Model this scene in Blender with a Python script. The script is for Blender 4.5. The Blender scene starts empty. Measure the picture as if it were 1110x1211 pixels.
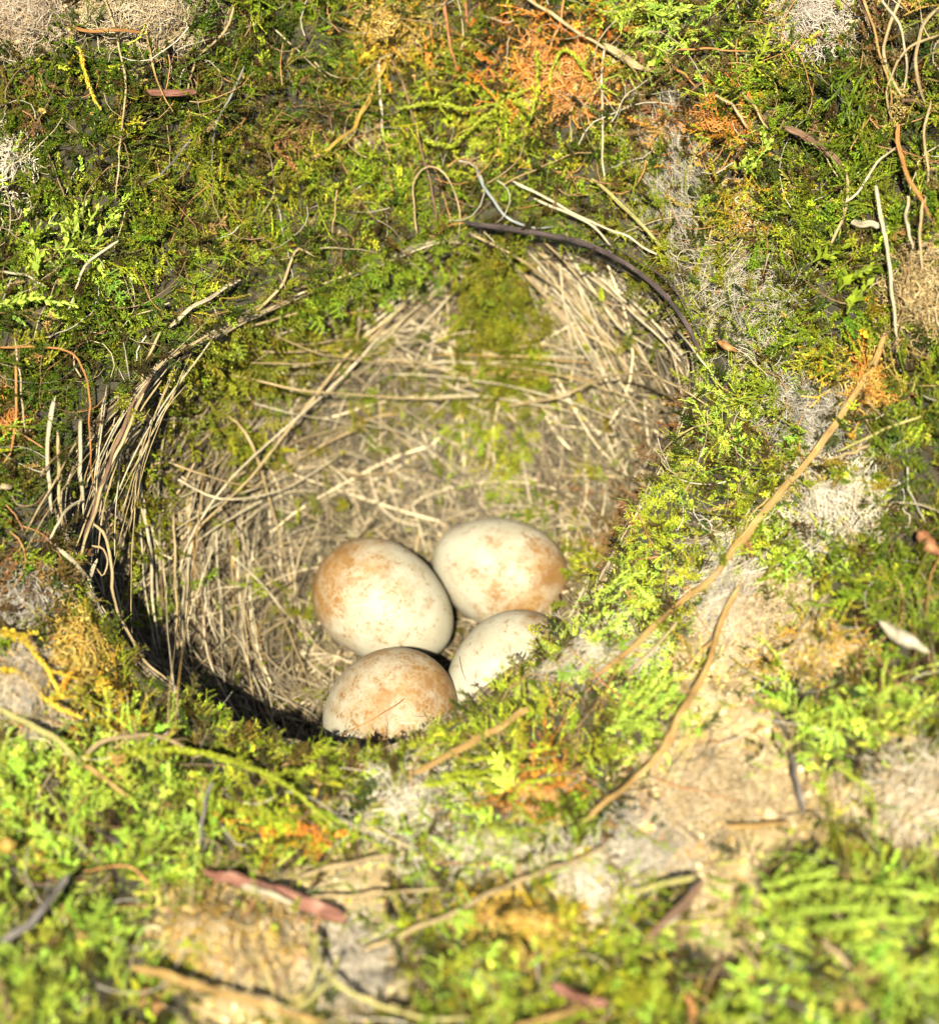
import bpy, math, random
import numpy as np
from mathutils import Vector, Matrix
from mathutils.bvhtree import BVHTree
from mathutils import noise as mnoise

rng = np.random.default_rng(11)
random.seed(11)
sc = bpy.context.scene
COL = sc.collection

# ------------------------------------------------------------------ camera
PITCH = math.radians(50)
F = np.array([0, math.cos(PITCH), -math.sin(PITCH)])
U = np.array([0, math.sin(PITCH), math.cos(PITCH)])
R = np.array([1.0, 0, 0])
D0, K = 0.30, 0.0004
CAM = np.array([0, 0, 0.10]) - F * D0
cd = bpy.data.cameras.new('camera'); cam = bpy.data.objects.new('camera', cd); COL.objects.link(cam)
cam.location = CAM; cam.rotation_euler = (math.pi / 2 - PITCH, 0, 0)
cd.sensor_fit = 'VERTICAL'; cd.sensor_height = 24; cd.sensor_width = 24
cd.lens = 24 / (2 * 605.5 * K)
cd.clip_start = 0.01; cd.clip_end = 50
cd.dof.use_dof = True; cd.dof.focus_distance = 0.310; cd.dof.aperture_fstop = 8.6
sc.camera = cam

# ------------------------------------------------------------------ sky and sun
SUN_CAM = np.array([-0.07, 0.05, 0.99])
sdir = SUN_CAM[0] * R + SUN_CAM[1] * U - SUN_CAM[2] * F
sdir /= np.linalg.norm(sdir)
w = bpy.data.worlds.new('World'); sc.world = w; w.use_nodes = True
nt = w.node_tree; bg = nt.nodes['Background']
sky = nt.nodes.new('ShaderNodeTexSky'); sky.sky_type = 'NISHITA'; sky.sun_disc = False
sky.sun_elevation = math.asin(sdir[2]); sky.sun_rotation = math.atan2(sdir[0], sdir[1])
nt.links.new(sky.outputs[0], bg.inputs[0]); bg.inputs[1].default_value = 0.05
sl = bpy.data.lights.new('sun', 'SUN'); sl.energy = 5.0; sl.angle = math.radians(0.6); sl.color = (1, 0.915, 0.74)
so = bpy.data.objects.new('sun', sl); COL.objects.link(so)
so.rotation_euler = Vector(sdir).to_track_quat('Z', 'Y').to_euler()
so.location = (-0.3, -0.5, 0.6)
vs = sc.view_settings; vs.view_transform = 'Standard'; vs.look = 'None'; vs.gamma = 1; vs.use_curve_mapping = False
vs.exposure = 2.15

# ------------------------------------------------------------------ helpers
def P(px, py, d):
    px = np.asarray(px, float)[..., None]; py = np.asarray(py, float)[..., None]; d = np.asarray(d, float)[..., None]
    return CAM + d * (F + (px - 555) * K * R + (605.5 - py) * K * U)

def pix(p):
    q = np.asarray(p) - CAM
    d = q @ F
    return 555 + (q @ R) / d / K, 605.5 - (q @ U) / d / K, d

def unit(v):
    return v / np.maximum(np.linalg.norm(v, axis=-1, keepdims=True), 1e-12)

def mesh_np(name, verts, faces, mat=None, smooth=True):
    me = bpy.data.meshes.new(name)
    verts = np.asarray(verts, np.float32); faces = np.asarray(faces, np.int32)
    n = faces.shape[1]
    me.vertices.add(len(verts)); me.vertices.foreach_set('co', verts.ravel())
    me.loops.add(faces.size); me.loops.foreach_set('vertex_index', faces.ravel())
    me.polygons.add(len(faces))
    me.polygons.foreach_set('loop_start', np.arange(0, faces.size, n, dtype=np.int32))
    if smooth: me.polygons.foreach_set('use_smooth', np.ones(len(faces), bool))
    me.update(); me.validate()
    if mat: me.materials.append(mat)
    return me

def link(name, me, parent=None, label=None, cat=None, group=None, kind=None):
    o = bpy.data.objects.new(name, me); COL.objects.link(o)
    if parent: o.parent = parent
    if label: o['label'] = label
    if cat: o['category'] = cat
    if group: o['group'] = group
    if kind: o['kind'] = kind
    return o

def set_attr(me, name, kind, dom, data):
    a = me.attributes.new(name, kind, dom)
    data = np.asarray(data)
    a.data.foreach_set({'FLOAT': 'value', 'INT': 'value', 'FLOAT_VECTOR': 'vector', 'FLOAT_COLOR': 'color'}[kind], data.ravel())

def fbm(pts, scale, octv=3, seed=0.0):
    o = Vector((seed * 7.3, seed * 3.1, seed * 1.7))
    return np.array([mnoise.fractal(Vector(p) * scale + o, 1.0, 2.0, octv) for p in pts])

def catmull(pts, n):
    pts = np.asarray(pts, float)
    if len(pts) == 2:
        t = np.linspace(0, 1, n)[:, None]; return pts[0] * (1 - t) + pts[1] * t
    q = np.vstack([2 * pts[0] - pts[1], pts, 2 * pts[-1] - pts[-2]])
    seg = np.linalg.norm(np.diff(pts, axis=0), axis=1); cum = np.r_[0, np.cumsum(seg)]
    out = []
    for u in np.linspace(0, cum[-1], n):
        i = min(np.searchsorted(cum, u, 'right') - 1, len(pts) - 2)
        t = (u - cum[i]) / max(seg[i], 1e-9)
        a, b, c, d = q[i:i + 4]
        out.append(0.5 * ((2 * b) + (c - a) * t + (2 * a - 5 * b + 4 * c - d) * t * t + (3 * b - a - 3 * c + d) * t ** 3))
    return np.array(out)

def tubes(paths, rad, sides=5, flat=1.0, nrm=None, caps=True):
    """paths (N,M,3), rad (N,M): verts, quads. flat squeezes along nrm."""
    paths = np.asarray(paths); N, M, _ = paths.shape
    T = unit(np.gradient(paths, axis=1))
    if nrm is None:
        nrm = np.broadcast_to(-F, paths.shape)
    B = unit(np.cross(T, nrm)); Nn = np.cross(B, T)
    a = np.arange(sides) * 2 * math.pi / sides
    ca = np.cos(a)[None, None, :, None]; sa = np.sin(a)[None, None, :, None]
    V = paths[:, :, None] + rad[:, :, None, None] * (ca * B[:, :, None] + flat * sa * Nn[:, :, None])
    idx = np.arange(N * M * sides).reshape(N, M, sides)
    A = idx[:, :-1]; Bq = idx[:, 1:]
    Q = np.stack([A, np.roll(A, -1, 2), np.roll(Bq, -1, 2), Bq], -1).reshape(-1, 4)
    return V.reshape(-1, 3), Q

# ------------------------------------------------------------------ materials
def nodes(m):
    m.use_nodes = True
    return m.node_tree, m.node_tree.nodes, m.node_tree.links

def ramp(n, stops):
    r = n.new('ShaderNodeValToRGB'); e = r.color_ramp.elements
    while len(e) < len(stops): e.new(0.5)
    for i, (p, c) in enumerate(stops):
        e[i].position = p; e[i].color = (*c, 1)
    return r

def leaf_mat(name, attr_type='INSTANCER', trans=0.27, rough=0.4):
    """thin leaf: colour from the plant's own attribute, mottled, part of the light passes through"""
    m = bpy.data.materials.new(name); t, n, l = nodes(m)
    b = n['Principled BSDF']; out = n['Material Output']
    a = n.new('ShaderNodeAttribute'); a.attribute_type = attr_type; a.attribute_name = 'col'
    v = n.new('ShaderNodeAttribute'); v.attribute_name = 'var'
    mul = n.new('ShaderNodeMix'); mul.data_type = 'RGBA'; mul.blend_type = 'MULTIPLY'; mul.inputs[0].default_value = 1
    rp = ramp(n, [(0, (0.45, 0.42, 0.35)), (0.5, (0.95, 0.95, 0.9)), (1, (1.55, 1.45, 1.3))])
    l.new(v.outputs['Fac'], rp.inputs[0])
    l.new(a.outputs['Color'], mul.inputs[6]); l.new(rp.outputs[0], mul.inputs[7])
    l.new(mul.outputs[2], b.inputs['Base Color'])
    b.inputs['Roughness'].default_value = rough; b.inputs['Specular IOR Level'].default_value = 0.22
    tr = n.new('ShaderNodeBsdfTranslucent')
    br = n.new('ShaderNodeMix'); br.data_type = 'RGBA'; br.blend_type = 'MULTIPLY'; br.inputs[0].default_value = 1
    l.new(mul.outputs[2], br.inputs[6]); br.inputs[7].default_value = (1.25, 1.4, 0.6, 1)
    l.new(br.outputs[2], tr.inputs[0])
    mx = n.new('ShaderNodeMixShader'); mx.inputs[0].default_value = trans
    l.new(b.outputs[0], mx.inputs[1]); l.new(tr.outputs[0], mx.inputs[2]); l.new(mx.outputs[0], out.inputs[0])
    return m

def fibre_mat(name, c1, c2, rough=0.5, scale=900, attr=None, trans=0.1):
    m = bpy.data.materials.new(name); t, n, l = nodes(m); b = n['Principled BSDF']; out = n['Material Output']
    tc = n.new('ShaderNodeTexCoord'); nz = n.new('ShaderNodeTexNoise')
    nz.inputs['Scale'].default_value = scale; nz.inputs['Detail'].default_value = 4
    l.new(tc.outputs['Object'], nz.inputs['Vector'])
    rp = ramp(n, [(0.3, c1), (0.7, c2)]); l.new(nz.outputs[0], rp.inputs[0])
    col = rp.outputs[0]
    if attr:
        a = n.new('ShaderNodeAttribute'); a.attribute_name = attr
        mul = n.new('ShaderNodeMix'); mul.data_type = 'RGBA'; mul.blend_type = 'MULTIPLY'; mul.inputs[0].default_value = 1
        l.new(col, mul.inputs[6]); l.new(a.outputs['Color'], mul.inputs[7]); col = mul.outputs[2]
    l.new(col, b.inputs['Base Color']); b.inputs['Roughness'].default_value = rough
    b.inputs['Specular IOR Level'].default_value = 0.4
    bp = n.new('ShaderNodeBump'); bp.inputs['Strength'].default_value = 0.5; bp.inputs['Distance'].default_value = 0.0002
    n2 = n.new('ShaderNodeTexNoise'); n2.inputs['Scale'].default_value = scale * 4; l.new(tc.outputs['Object'], n2.inputs['Vector'])
    l.new(n2.outputs[0], bp.inputs['Height']); l.new(bp.outputs[0], b.inputs['Normal'])
    if trans:
        tr = n.new('ShaderNodeBsdfTranslucent'); l.new(col, tr.inputs[0])
        mx = n.new('ShaderNodeMixShader'); mx.inputs[0].default_value = trans
        l.new(b.outputs[0], mx.inputs[1]); l.new(tr.outputs[0], mx.inputs[2]); l.new(mx.outputs[0], out.inputs[0])
    return m

def earth_mat(name, dark, mid):
    m = bpy.data.materials.new(name); t, n, l = nodes(m); b = n['Principled BSDF']
    tc = n.new('ShaderNodeTexCoord')
    nz = n.new('ShaderNodeTexNoise'); nz.inputs['Scale'].default_value = 220; nz.inputs['Detail'].default_value = 8; nz.inputs['Roughness'].default_value = 0.65
    l.new(tc.outputs['Object'], nz.inputs['Vector'])
    rp = ramp(n, [(0.35, dark), (0.65, mid)]); l.new(nz.outputs[0], rp.inputs[0])
    a = n.new('ShaderNodeAttribute'); a.attribute_name = 'bare'
    r2 = ramp(n, [(0.3, (0.15, 0.10, 0.045)), (0.5, (0.30, 0.225, 0.10)), (0.72, (0.45, 0.37, 0.20))]); l.new(nz.outputs[0], r2.inputs[0])
    mx = n.new('ShaderNodeMix'); mx.data_type = 'RGBA'; l.new(a.outputs['Fac'], mx.inputs[0])
    l.new(rp.outputs[0], mx.inputs[6]); l.new(r2.outputs[0], mx.inputs[7])
    l.new(mx.outputs[2], b.inputs['Base Color']); b.inputs['Roughness'].default_value = 0.9
    n2 = n.new('ShaderNodeTexNoise'); n2.inputs['Scale'].default_value = 1100; n2.inputs['Detail'].default_value = 8; n2.inputs['Roughness'].default_value = 0.7
    l.new(tc.outputs['Object'], n2.inputs['Vector'])
    bp = n.new('ShaderNodeBump'); bp.inputs['Strength'].default_value = 1; bp.inputs['Distance'].default_value = 0.0012
    l.new(n2.outputs[0], bp.inputs['Height']); l.new(bp.outputs[0], b.inputs['Normal'])
    return m

def egg_mat(name, seed, cap, spots, cap_off):
    m = bpy.data.materials.new(name); t, n, l = nodes(m); b = n['Principled BSDF']
    tc = n.new('ShaderNodeTexCoord'); mp = n.new('ShaderNodeMapping'); mp.inputs['Location'].default_value = (seed, seed * 0.7, seed * 0.3)
    l.new(tc.outputs['Object'], mp.inputs[0])
    def noise(s, d, r=0.6, dist=0.0):
        q = n.new('ShaderNodeTexNoise'); q.inputs['Scale'].default_value = s; q.inputs['Detail'].default_value = d
        q.inputs['Roughness'].default_value = r; q.inputs['Distortion'].default_value = dist
        l.new(mp.outputs[0], q.inputs['Vector']); return q.outputs[0]
    def mth(op, x, y=None):
        q = n.new('ShaderNodeMath'); q.operation = op
        for i, s in enumerate((x, y)):
            if s is None: continue
            if isinstance(s, (int, float)): q.inputs[i].default_value = s
            else: l.new(s, q.inputs[i])
        return q.outputs[0]
    base = ramp(n, [(0.35, (0.20, 0.182, 0.126)), (0.65, (0.24, 0.226, 0.17))]); l.new(noise(160, 5), base.inputs[0])
    sep = n.new('ShaderNodeSeparateXYZ'); l.new(tc.outputs['Object'], sep.inputs[0])
    z = mth('MULTIPLY', sep.outputs[2], 100)                     # blunt end is +Z, about 1
    zz = mth('ADD', z, cap_off)
    big = noise(170, 6, 0.6, 0.4); mid = noise(420, 6, 0.65, 0.6); fine = noise(1900, 5, 0.7)
    # soft rusty wash, thick round the blunt end
    v = mth('ADD', mth('MULTIPLY', zz, 0.62), mth('MULTIPLY', mth('SUBTRACT', big, 0.5), 2.2))
    v = mth('ADD', v, mth('MULTIPLY', mth('SUBTRACT', mid, 0.5), 1.4)); v = mth('ADD', v, mth('MULTIPLY', mth('SUBTRACT', fine, 0.5), 0.9))
    wash = ramp(n, [(-0.0, (0, 0, 0)), (0.95, (1, 1, 1))]); l.new(mth('ADD', v, cap), wash.inputs[0])
    # separate freckles
    f = mth('ADD', mid, mth('MULTIPLY', mth('SUBTRACT', fine, 0.5), 1.1)); f = mth('ADD', f, mth('MULTIPLY', zz, 0.035))
    fre = ramp(n, [(0.63 - spots, (0, 0, 0)), (0.72 - spots, (1, 1, 1))]); l.new(f, fre.inputs[0])
    rust = ramp(n, [(0.3, (0.145, 0.072, 0.009)), (0.7, (0.095, 0.038, 0.003))]); l.new(noise(300, 4), rust.inputs[0])
    m1 = n.new('ShaderNodeMix'); m1.data_type = 'RGBA'; l.new(mth('MULTIPLY', wash.outputs[0], 0.86), m1.inputs[0])
    l.new(base.outputs[0], m1.inputs[6]); l.new(rust.outputs[0], m1.inputs[7])
    m2 = n.new('ShaderNodeMix'); m2.data_type = 'RGBA'; l.new(mth('MULTIPLY', fre.outputs[0], 0.62), m2.inputs[0])
    l.new(m1.outputs[2], m2.inputs[6]); m2.inputs[7].default_value = (0.105, 0.050, 0.008, 1)
    l.new(m2.outputs[2], b.inputs['Base Color'])
    b.inputs['Roughness'].default_value = 0.58; b.inputs['Specular IOR Level'].default_value = 0.28
    b.inputs['Subsurface Weight'].default_value = 0.12; b.inputs['Subsurface Radius'].default_value = (0.002, 0.0013, 0.0008); b.inputs['Subsurface Scale'].default_value = 0.6
    bp = n.new('ShaderNodeBump'); bp.inputs['Strength'].default_value = 0.15; bp.inputs['Distance'].default_value = 0.0001
    l.new(noise(2500, 3), bp.inputs['Height']); l.new(bp.outputs[0], b.inputs['Normal'])
    return m

# ------------------------------------------------------------------ bank surface and cup
RIM = [(380, 894), (455, 896), (526, 862), (604, 808), (666, 764), (708, 711), (745, 645), (788, 565), (822, 490), (832, 430),
       (812, 375), (770, 322), (690, 280), (600, 262), (520, 272), (430, 305), (330, 345), (230, 395), (140, 460), (80, 530),
       (62, 600), (78, 670), (118, 740), (165, 795), (230, 842), (305, 876)]
CTRL = [(555, -150, .330), (555, 100, .333), (555, 262, .331), (150, 80, .313), (950, 80, .312), (0, 300, .304), (1110, 300, .299),
        (100, 520, .304), (832, 430, .316), (62, 620, .301), (150, 790, .296), (380, 884, .289), (540, 818, .291), (690, 710, .300),
        (788, 565, .309), (1000, 600, .296), (1000, 900, .277), (555, 1000, .277), (555, 1211, .258), (0, 1000, .275), (0, 1211, .258),
        (1110, 1211, .255), (300, 330, .325), (700, 270, .328), (-500, 0, .30), (1600, 0, .29), (-500, 1500, .235), (1600, 1500, .23),
        (555, -700, .33), (555, 1900, .215)]
LUMPS = [(25, 15, 55, 5), (180, 15, 60, 2.5), (45, 800, 60, 4), (255, 1120, 80, 4), (850, 900, 90, 3.5), (860, 1050, 80, 3), (455, 35, 30, 3),
         (80, -10, 22, -8), (780, 600, 70, 2.5), (620, 1090, 70, 3), (1020, 1120, 110, 4), (120, 950, 110, 2.5), (640, 85, 90, 2), (960, 350, 80, 3), (1080, 120, 30, -4)]
ctrl = np.array(CTRL)
def tps(r2):
    return 0.5 * r2 * np.log(np.maximum(r2, 1e-9))
cxy = ctrl[:, :2] / 500
Kmat = tps(((cxy[:, None] - cxy[None]) ** 2).sum(-1)) + 0.02 * np.eye(len(cxy))
Pm = np.c_[np.ones(len(cxy)), cxy]
sol = np.linalg.solve(np.block([[Kmat, Pm], [Pm.T, np.zeros((3, 3))]]), np.r_[ctrl[:, 2], 0, 0, 0])
def depth_out(px, py):
    q = np.stack([px, py], -1) / 500
    r2 = ((q[..., None, :] - cxy) ** 2).sum(-1)
    d = tps(r2) @ sol[:len(cxy)] + sol[-3] + q @ sol[-2:]
    for lx, ly, lr, lh in LUMPS:
        d = d - lh * 1e-3 * np.exp(-((px - lx) ** 2 + (py - ly) ** 2) / lr ** 2)
    return np.clip(d, 0.15, 0.45)

NT, NS, NE = 400, 70, 130
rim = catmull(RIM + [RIM[0]], NT + 1)[:-1]
CEN = np.array([450.0, 590.0])
rdir = unit(rim - CEN)
rim3 = P(rim[:, 0], rim[:, 1], depth_out(rim[:, 0], rim[:, 1]))
# cup: bowl about the axis of the rim
rc = rim3.mean(0); _, _, vh = np.linalg.svd(rim3 - rc); AX = vh[2]
if AX @ F > 0: AX = -AX
BOT = P(470, 790, 0.343)
rr = rim3 - BOT; hh = rr @ AX; rp_ = rr - hh[:, None] * AX
s = np.linspace(0, 1, NS)
rho = np.sin(s * math.pi / 2) ** 0.85 * (1 + 0.10 * np.sin(np.clip(s, 0, 1) ** 1.5 * math.pi))
zet = (1 - np.cos(s * math.pi / 2) ** 1.15)
cup = BOT + rp_[None] * rho[:, None, None] + AX * (hh[None] * zet[:, None])[..., None]
# bank outside the rim
t = np.linspace(0, 1, NE)[1:] ** 1.6
opx = rim[None] + rdir[None] * (t[:, None] * 1250)[..., None]
out = P(opx[..., 0], opx[..., 1], depth_out(opx[..., 0], opx[..., 1]))
# round the lip over
lipd = np.exp(-(t * 1250 / 45)) * 0.0015
out = out + lipd[:, None, None] * (-F)

def grid_faces(rows, cols, off=0):
    i = np.arange(rows * cols).reshape(rows, cols) + off
    a, b = i[:-1], i[1:]
    return np.stack([a, np.roll(a, -1, 1), np.roll(b, -1, 1), b], -1).reshape(-1, 4)

def displace(pts, amp1, amp2, nrm):
    f1 = fbm(pts, 75, 3, 1.0); f2 = fbm(pts, 300, 3, 2.0)
    return pts + nrm * (amp1 * f1 + amp2 * f2)[:, None]

def grid_normals(g):
    du = np.roll(g, -1, 1) - np.roll(g, 1, 1); dv = np.gradient(g, axis=0)
    n = unit(np.cross(du, dv)); n[np.sum(n * (CAM - g), -1) < 0] *= 1
    return n

# eggs: (px, py, d, long axis as seen (right, up, toward camera), length, width)
EGGS = [(455, 714, .3345, (-.80, .52, .22), .0240, .0184),
        (590, 677, .3420, (.84, -.30, .40), .0234, .0178),
        (458, 842, .3190, (.70, .35, .55), .0224, .0182),
        (602, 800, .3245, (.70, .55, -.45), .0222, .0182)]
eggc = np.array([P(e[0], e[1], e[2]) for e in EGGS])
# settle: push overlapping eggs apart
for it in range(60):
    for i in range(4):
        for j in range(i):
            dv = eggc[i] - eggc[j]; dist = np.linalg.norm(dv); need = 0.0187
            if dist < need:
                k = F * (need - dist) * .6 * (1 if dv @ F > 0 else -1) + dv / dist * (need - dist) * .1
                eggc[i] += k; eggc[j] -= k
print('EGG px', [tuple(np.round(pix(c), 3)) for c in eggc])

cupf = cup.reshape(-1, 3); cn = grid_normals(cup).reshape(-1, 3)
# orient cup normals inward (towards the opening)
inward = (rc + AX * 0.0) - cupf
cn[np.sum(cn * inward, 1) < 0] *= -1
edge = np.repeat(np.clip((1 - s) * 6, 0, 1), NT)
cupf = cupf + cn * ((fbm(cupf, 90, 3, 3.0) * 0.0016 + fbm(cupf, 400, 2, 4.0) * 0.0005) * edge)[:, None]
# the lining is pressed down under the eggs
for c in eggc:
    for _ in range(3):
        v = cupf - c; d = np.linalg.norm(v, axis=1)
        m_ = d < 0.0104
        cupf[m_] += (F * 0.8 - AX * 0.6)[None] * (0.0104 - d[m_])[:, None] * 1.0
outf = out.reshape(-1, 3)
allg = np.concatenate([cup[-1:], out], 0)
on = grid_normals(allg)[1:].reshape(-1, 3); on[np.sum(on * (CAM - outf), 1) < 0] *= -1
fade = np.repeat(np.clip(t * 1250 / 25, 0, 1), NT)
outf = outf + on * ((fbm(outf, 70, 3, 5.0) * 0.0030 + fbm(outf, 260, 3, 6.0) * 0.0019) * fade)[:, None]

# ------------------------------------------------------------------ what grows where
KIND = {'deep': (.060, .090, .006), 'green': (.135, .180, .013), 'bright': (.32, .43, .06), 'yellow': (.265, .31, .024),  # fresh and dark greens; bright raised, deep lowered to paint stronger light low down
        'olive': (.165, .172, .014), 'gold': (.36, .26, .028), 'orange': (.44, .185, .03), 'brown': (.17, .105, .04), 'tan': (.37, .27, .13)}
PATCH = [  # px, py, rx, ry, kind, weight
    (60, 150, 130, 120, 'deep', 1.2), (130, 300, 140, 110, 'green', 1.0), (60, 400, 110, 120, 'deep', 1.1), (90, 280, 60, 50, 'bright', 1.2),
    (20, 355, 60, 30, 'bright', 1.0), (20, 90, 50, 60, 'brown', 1.0), (30, 20, 60, 40, 'tan', 2.0), (180, 12, 62, 34, 'tan', 1.8),
    (300, 80, 110, 90, 'deep', 1.0), (260, 200, 110, 90, 'olive', 1.0), (430, 250, 150, 90, 'green', 1.1), (400, 240, 90, 60, 'yellow', .4),
    (455, 35, 45, 45, 'gold', 1.6), (340, 140, 50, 50, 'brown', .8), (370, 30, 60, 40, 'green', .8), (620, 80, 75, 40, 'orange', 1.7), (680, 75, 45, 35, 'orange', 1.4), (550, 40, 60, 50, 'olive', 1.0),
    (580, 150, 110, 60, 'yellow', 1.6), (480, 140, 80, 50, 'olive', 1.0), (430, 160, 50, 25, 'tan', 1.2), (640, 210, 110, 60, 'green', 1.1), (720, 180, 60, 80, 'olive', 1.0),
    (790, 40, 60, 60, 'bright', .9), (770, 110, 70, 50, 'brown', 1.2), (880, 90, 90, 60, 'green', 1.0), (840, 150, 60, 40, 'orange', .8), (900, 50, 40, 40, 'yellow', 1.2),
    (1000, 110, 60, 70, 'deep', 1.6), (960, 200, 70, 70, 'green', 1.0), (960, 20, 40, 30, 'tan', 2.0), (870, 240, 50, 50, 'gold', .7), (800, 250, 70, 70, 'olive', 1.0),
    (1060, 60, 60, 60, 'brown', 1.2), (1090, 180, 50, 80, 'green', 1.0), (1085, 340, 45, 50, 'tan', 1.4), (1010, 330, 70, 70, 'green', 1.2), (920, 330, 90, 90, 'green', .9),
    (860, 400, 50, 60, 'yellow', .8), (820, 560, 90, 90, 'yellow', 1.2), (820, 520, 80, 80, 'bright', 1.0), (930, 450, 60, 60, 'green', .8), (1010, 420, 40, 50, 'gold', .7), (1000, 550, 30, 20, 'gold', 1.2), (1080, 450, 60, 80, 'green', 1.0),
    (760, 660, 70, 60, 'yellow', .9), (720, 720, 70, 50, 'bright', 1.2), (1060, 600, 60, 70, 'deep', .9), (1060, 720, 80, 80, 'green', 1.5), (940, 650, 50, 30, 'bright', .8), (975, 640, 50, 40, 'yellow', .7),
    (910, 730, 70, 50, 'tan', 1.44), (960, 770, 60, 30, 'gold', 1.4), (850, 830, 70, 60, 'tan', 1.56), (840, 920, 100, 70, 'tan', 1.56), (830, 1010, 90, 80, 'tan', 1.32), (860, 1090, 60, 50, 'tan', 1.20), (940, 950, 70, 40, 'tan', 1.2),
    (1000, 850, 90, 60, 'bright', 1.2), (1090, 840, 60, 80, 'green', 1.2), (750, 840, 60, 45, 'bright', 1.6), (690, 850, 50, 40, 'olive', .9), (600, 880, 90, 45, 'yellow', 1.4), (560, 905, 80, 30, 'yellow', 1.2),
    (640, 935, 40, 25, 'orange', 1.8), (680, 960, 80, 40, 'green', 1.2), (600, 980, 100, 40, 'bright', 1.0), (420, 920, 80, 40, 'yellow', 1.0), (300, 895, 90, 45, 'yellow', 1.2), (330, 960, 90, 50, 'yellow', 1.6), (340, 985, 50, 25, 'orange', .7),
    (190, 840, 70, 40, 'yellow', 1.0), (70, 790, 30, 40, 'gold', 1.3), (110, 740, 40, 50, 'olive', 1.0), (110, 850, 45, 35, 'gold', 1.1), (30, 810, 50, 50, 'tan', 2.2), (30, 700, 50, 50, 'brown', 1.2), (40, 580, 50, 60, 'deep', 1.0),
    (60, 960, 130, 90, 'bright', 1.4), (200, 960, 100, 70, 'bright', 1.4), (60, 1120, 120, 120, 'bright', 1.4), (160, 1030, 100, 60, 'green', .8), (200, 1160, 60, 50, 'yellow', 1.2), (250, 1090, 90, 50, 'tan', 1.8), (280, 1160, 80, 60, 'tan', 1.6), (20, 990, 30, 20, 'gold', 1.2),
    (430, 1040, 90, 50, 'tan', 0.72), (420, 1140, 70, 60, 'tan', 1.20), (520, 1100, 60, 60, 'yellow', 1.0), (620, 1080, 80, 35, 'gold', 1.8), (560, 1150, 80, 60, 'bright', 1.0), (680, 1120, 80, 60, 'yellow', 1.1), (660, 1040, 60, 30, 'tan', 1.4),
    (720, 1180, 80, 60, 'yellow', .9), (800, 1150, 60, 60, 'bright', .8), (760, 1060, 50, 40, 'yellow', 1.0), (960, 1050, 90, 40, 'bright', 1.6), (1040, 1100, 120, 80, 'bright', 1.4), (960, 1160, 100, 70, 'bright', 1.0), (1060, 980, 50, 60, 'tan', 1.0), (1000, 1000, 50, 40, 'olive', .9)]
KN = list(KIND); KC = np.array([KIND[k] for k in KN])
pa = np.array([[p[0], p[1], p[2], p[3], p[5]] for p in PATCH]); pk = np.array([KN.index(p[4]) for p in PATCH])
def kinds_at(px, py):
    """random kind for each point by the patches that cover it, and the share of bare tan soil"""
    out_k = np.empty(len(px), int); bare = np.empty(len(px))
    for a in range(0, len(px), 20000):
        x, y = px[a:a + 20000, None], py[a:a + 20000, None]
        W = np.exp(-(((x - pa[:, 0]) / pa[:, 2]) ** 2 + ((y - pa[:, 1]) / pa[:, 3]) ** 2)) * pa[:, 4]
        W = W ** 1.5
        Wk = np.zeros((len(x), len(KN)))
        for i, k in enumerate(pk): Wk[:, k] += W[:, i]
        Wk[:, 1] += .04; Wk[:, 4] += .04; Wk[:, 3] += 0.02
        Wk /= Wk.sum(1, keepdims=True)
        bare[a:a + 20000] = Wk[:, KN.index('tan')]
        c = np.cumsum(Wk, 1); u = rng.random((len(x), 1))
        out_k[a:a + 20000] = np.minimum((u > c).sum(1), len(KN) - 1)
    return out_k, bare

M_earth = earth_mat('mossy_earth', (0.012, 0.010, 0.004), (0.045, 0.036, 0.012))
M_cup = earth_mat('felted_lining', (0.012, 0.009, 0.004), (0.045, 0.034, 0.017))

bank_v = np.concatenate([cupf.reshape(NS, NT, 3)[-1], outf])
bank_q = grid_faces(NE, NT)
bank_me = mesh_np('bank', bank_v, bank_q, M_earth)
bx, by, _ = pix(bank_v); _, bare = kinds_at(bx, by)
# soil patches get ragged edges
set_attr(bank_me, 'bare', 'FLOAT', 'POINT', np.clip((bare + 0.25 * fbm(bank_v, 260, 3, 9.0) - 0.4) * 4, 0, 1))
bank = link('bank', bank_me, kind='structure'); bank['label'] = 'mossy earth bank around the nest hollow'

nest = bpy.data.objects.new('bird_nest', None); COL.objects.link(nest); nest.location = BOT; nest.empty_display_size = 0.02
nest['label'] = 'deep round cup nest of dry grass and moss holding four speckled eggs'; nest['category'] = 'nest'
bpy.context.view_layer.update()
NI = nest.matrix_world.inverted()
def nest_part(name, me, kind=None, label=None):
    o = link(name, me, nest, label=label, kind=kind); o.matrix_parent_inverse = NI
    return o
cup_q = grid_faces(NS, NT)
cup_me = mesh_np('cup_wall', cupf, cup_q, M_cup)
set_attr(cup_me, 'bare', 'FLOAT', 'POINT', np.full(len(cupf), 0.0))
nest_part('cup_wall', cup_me)

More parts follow.
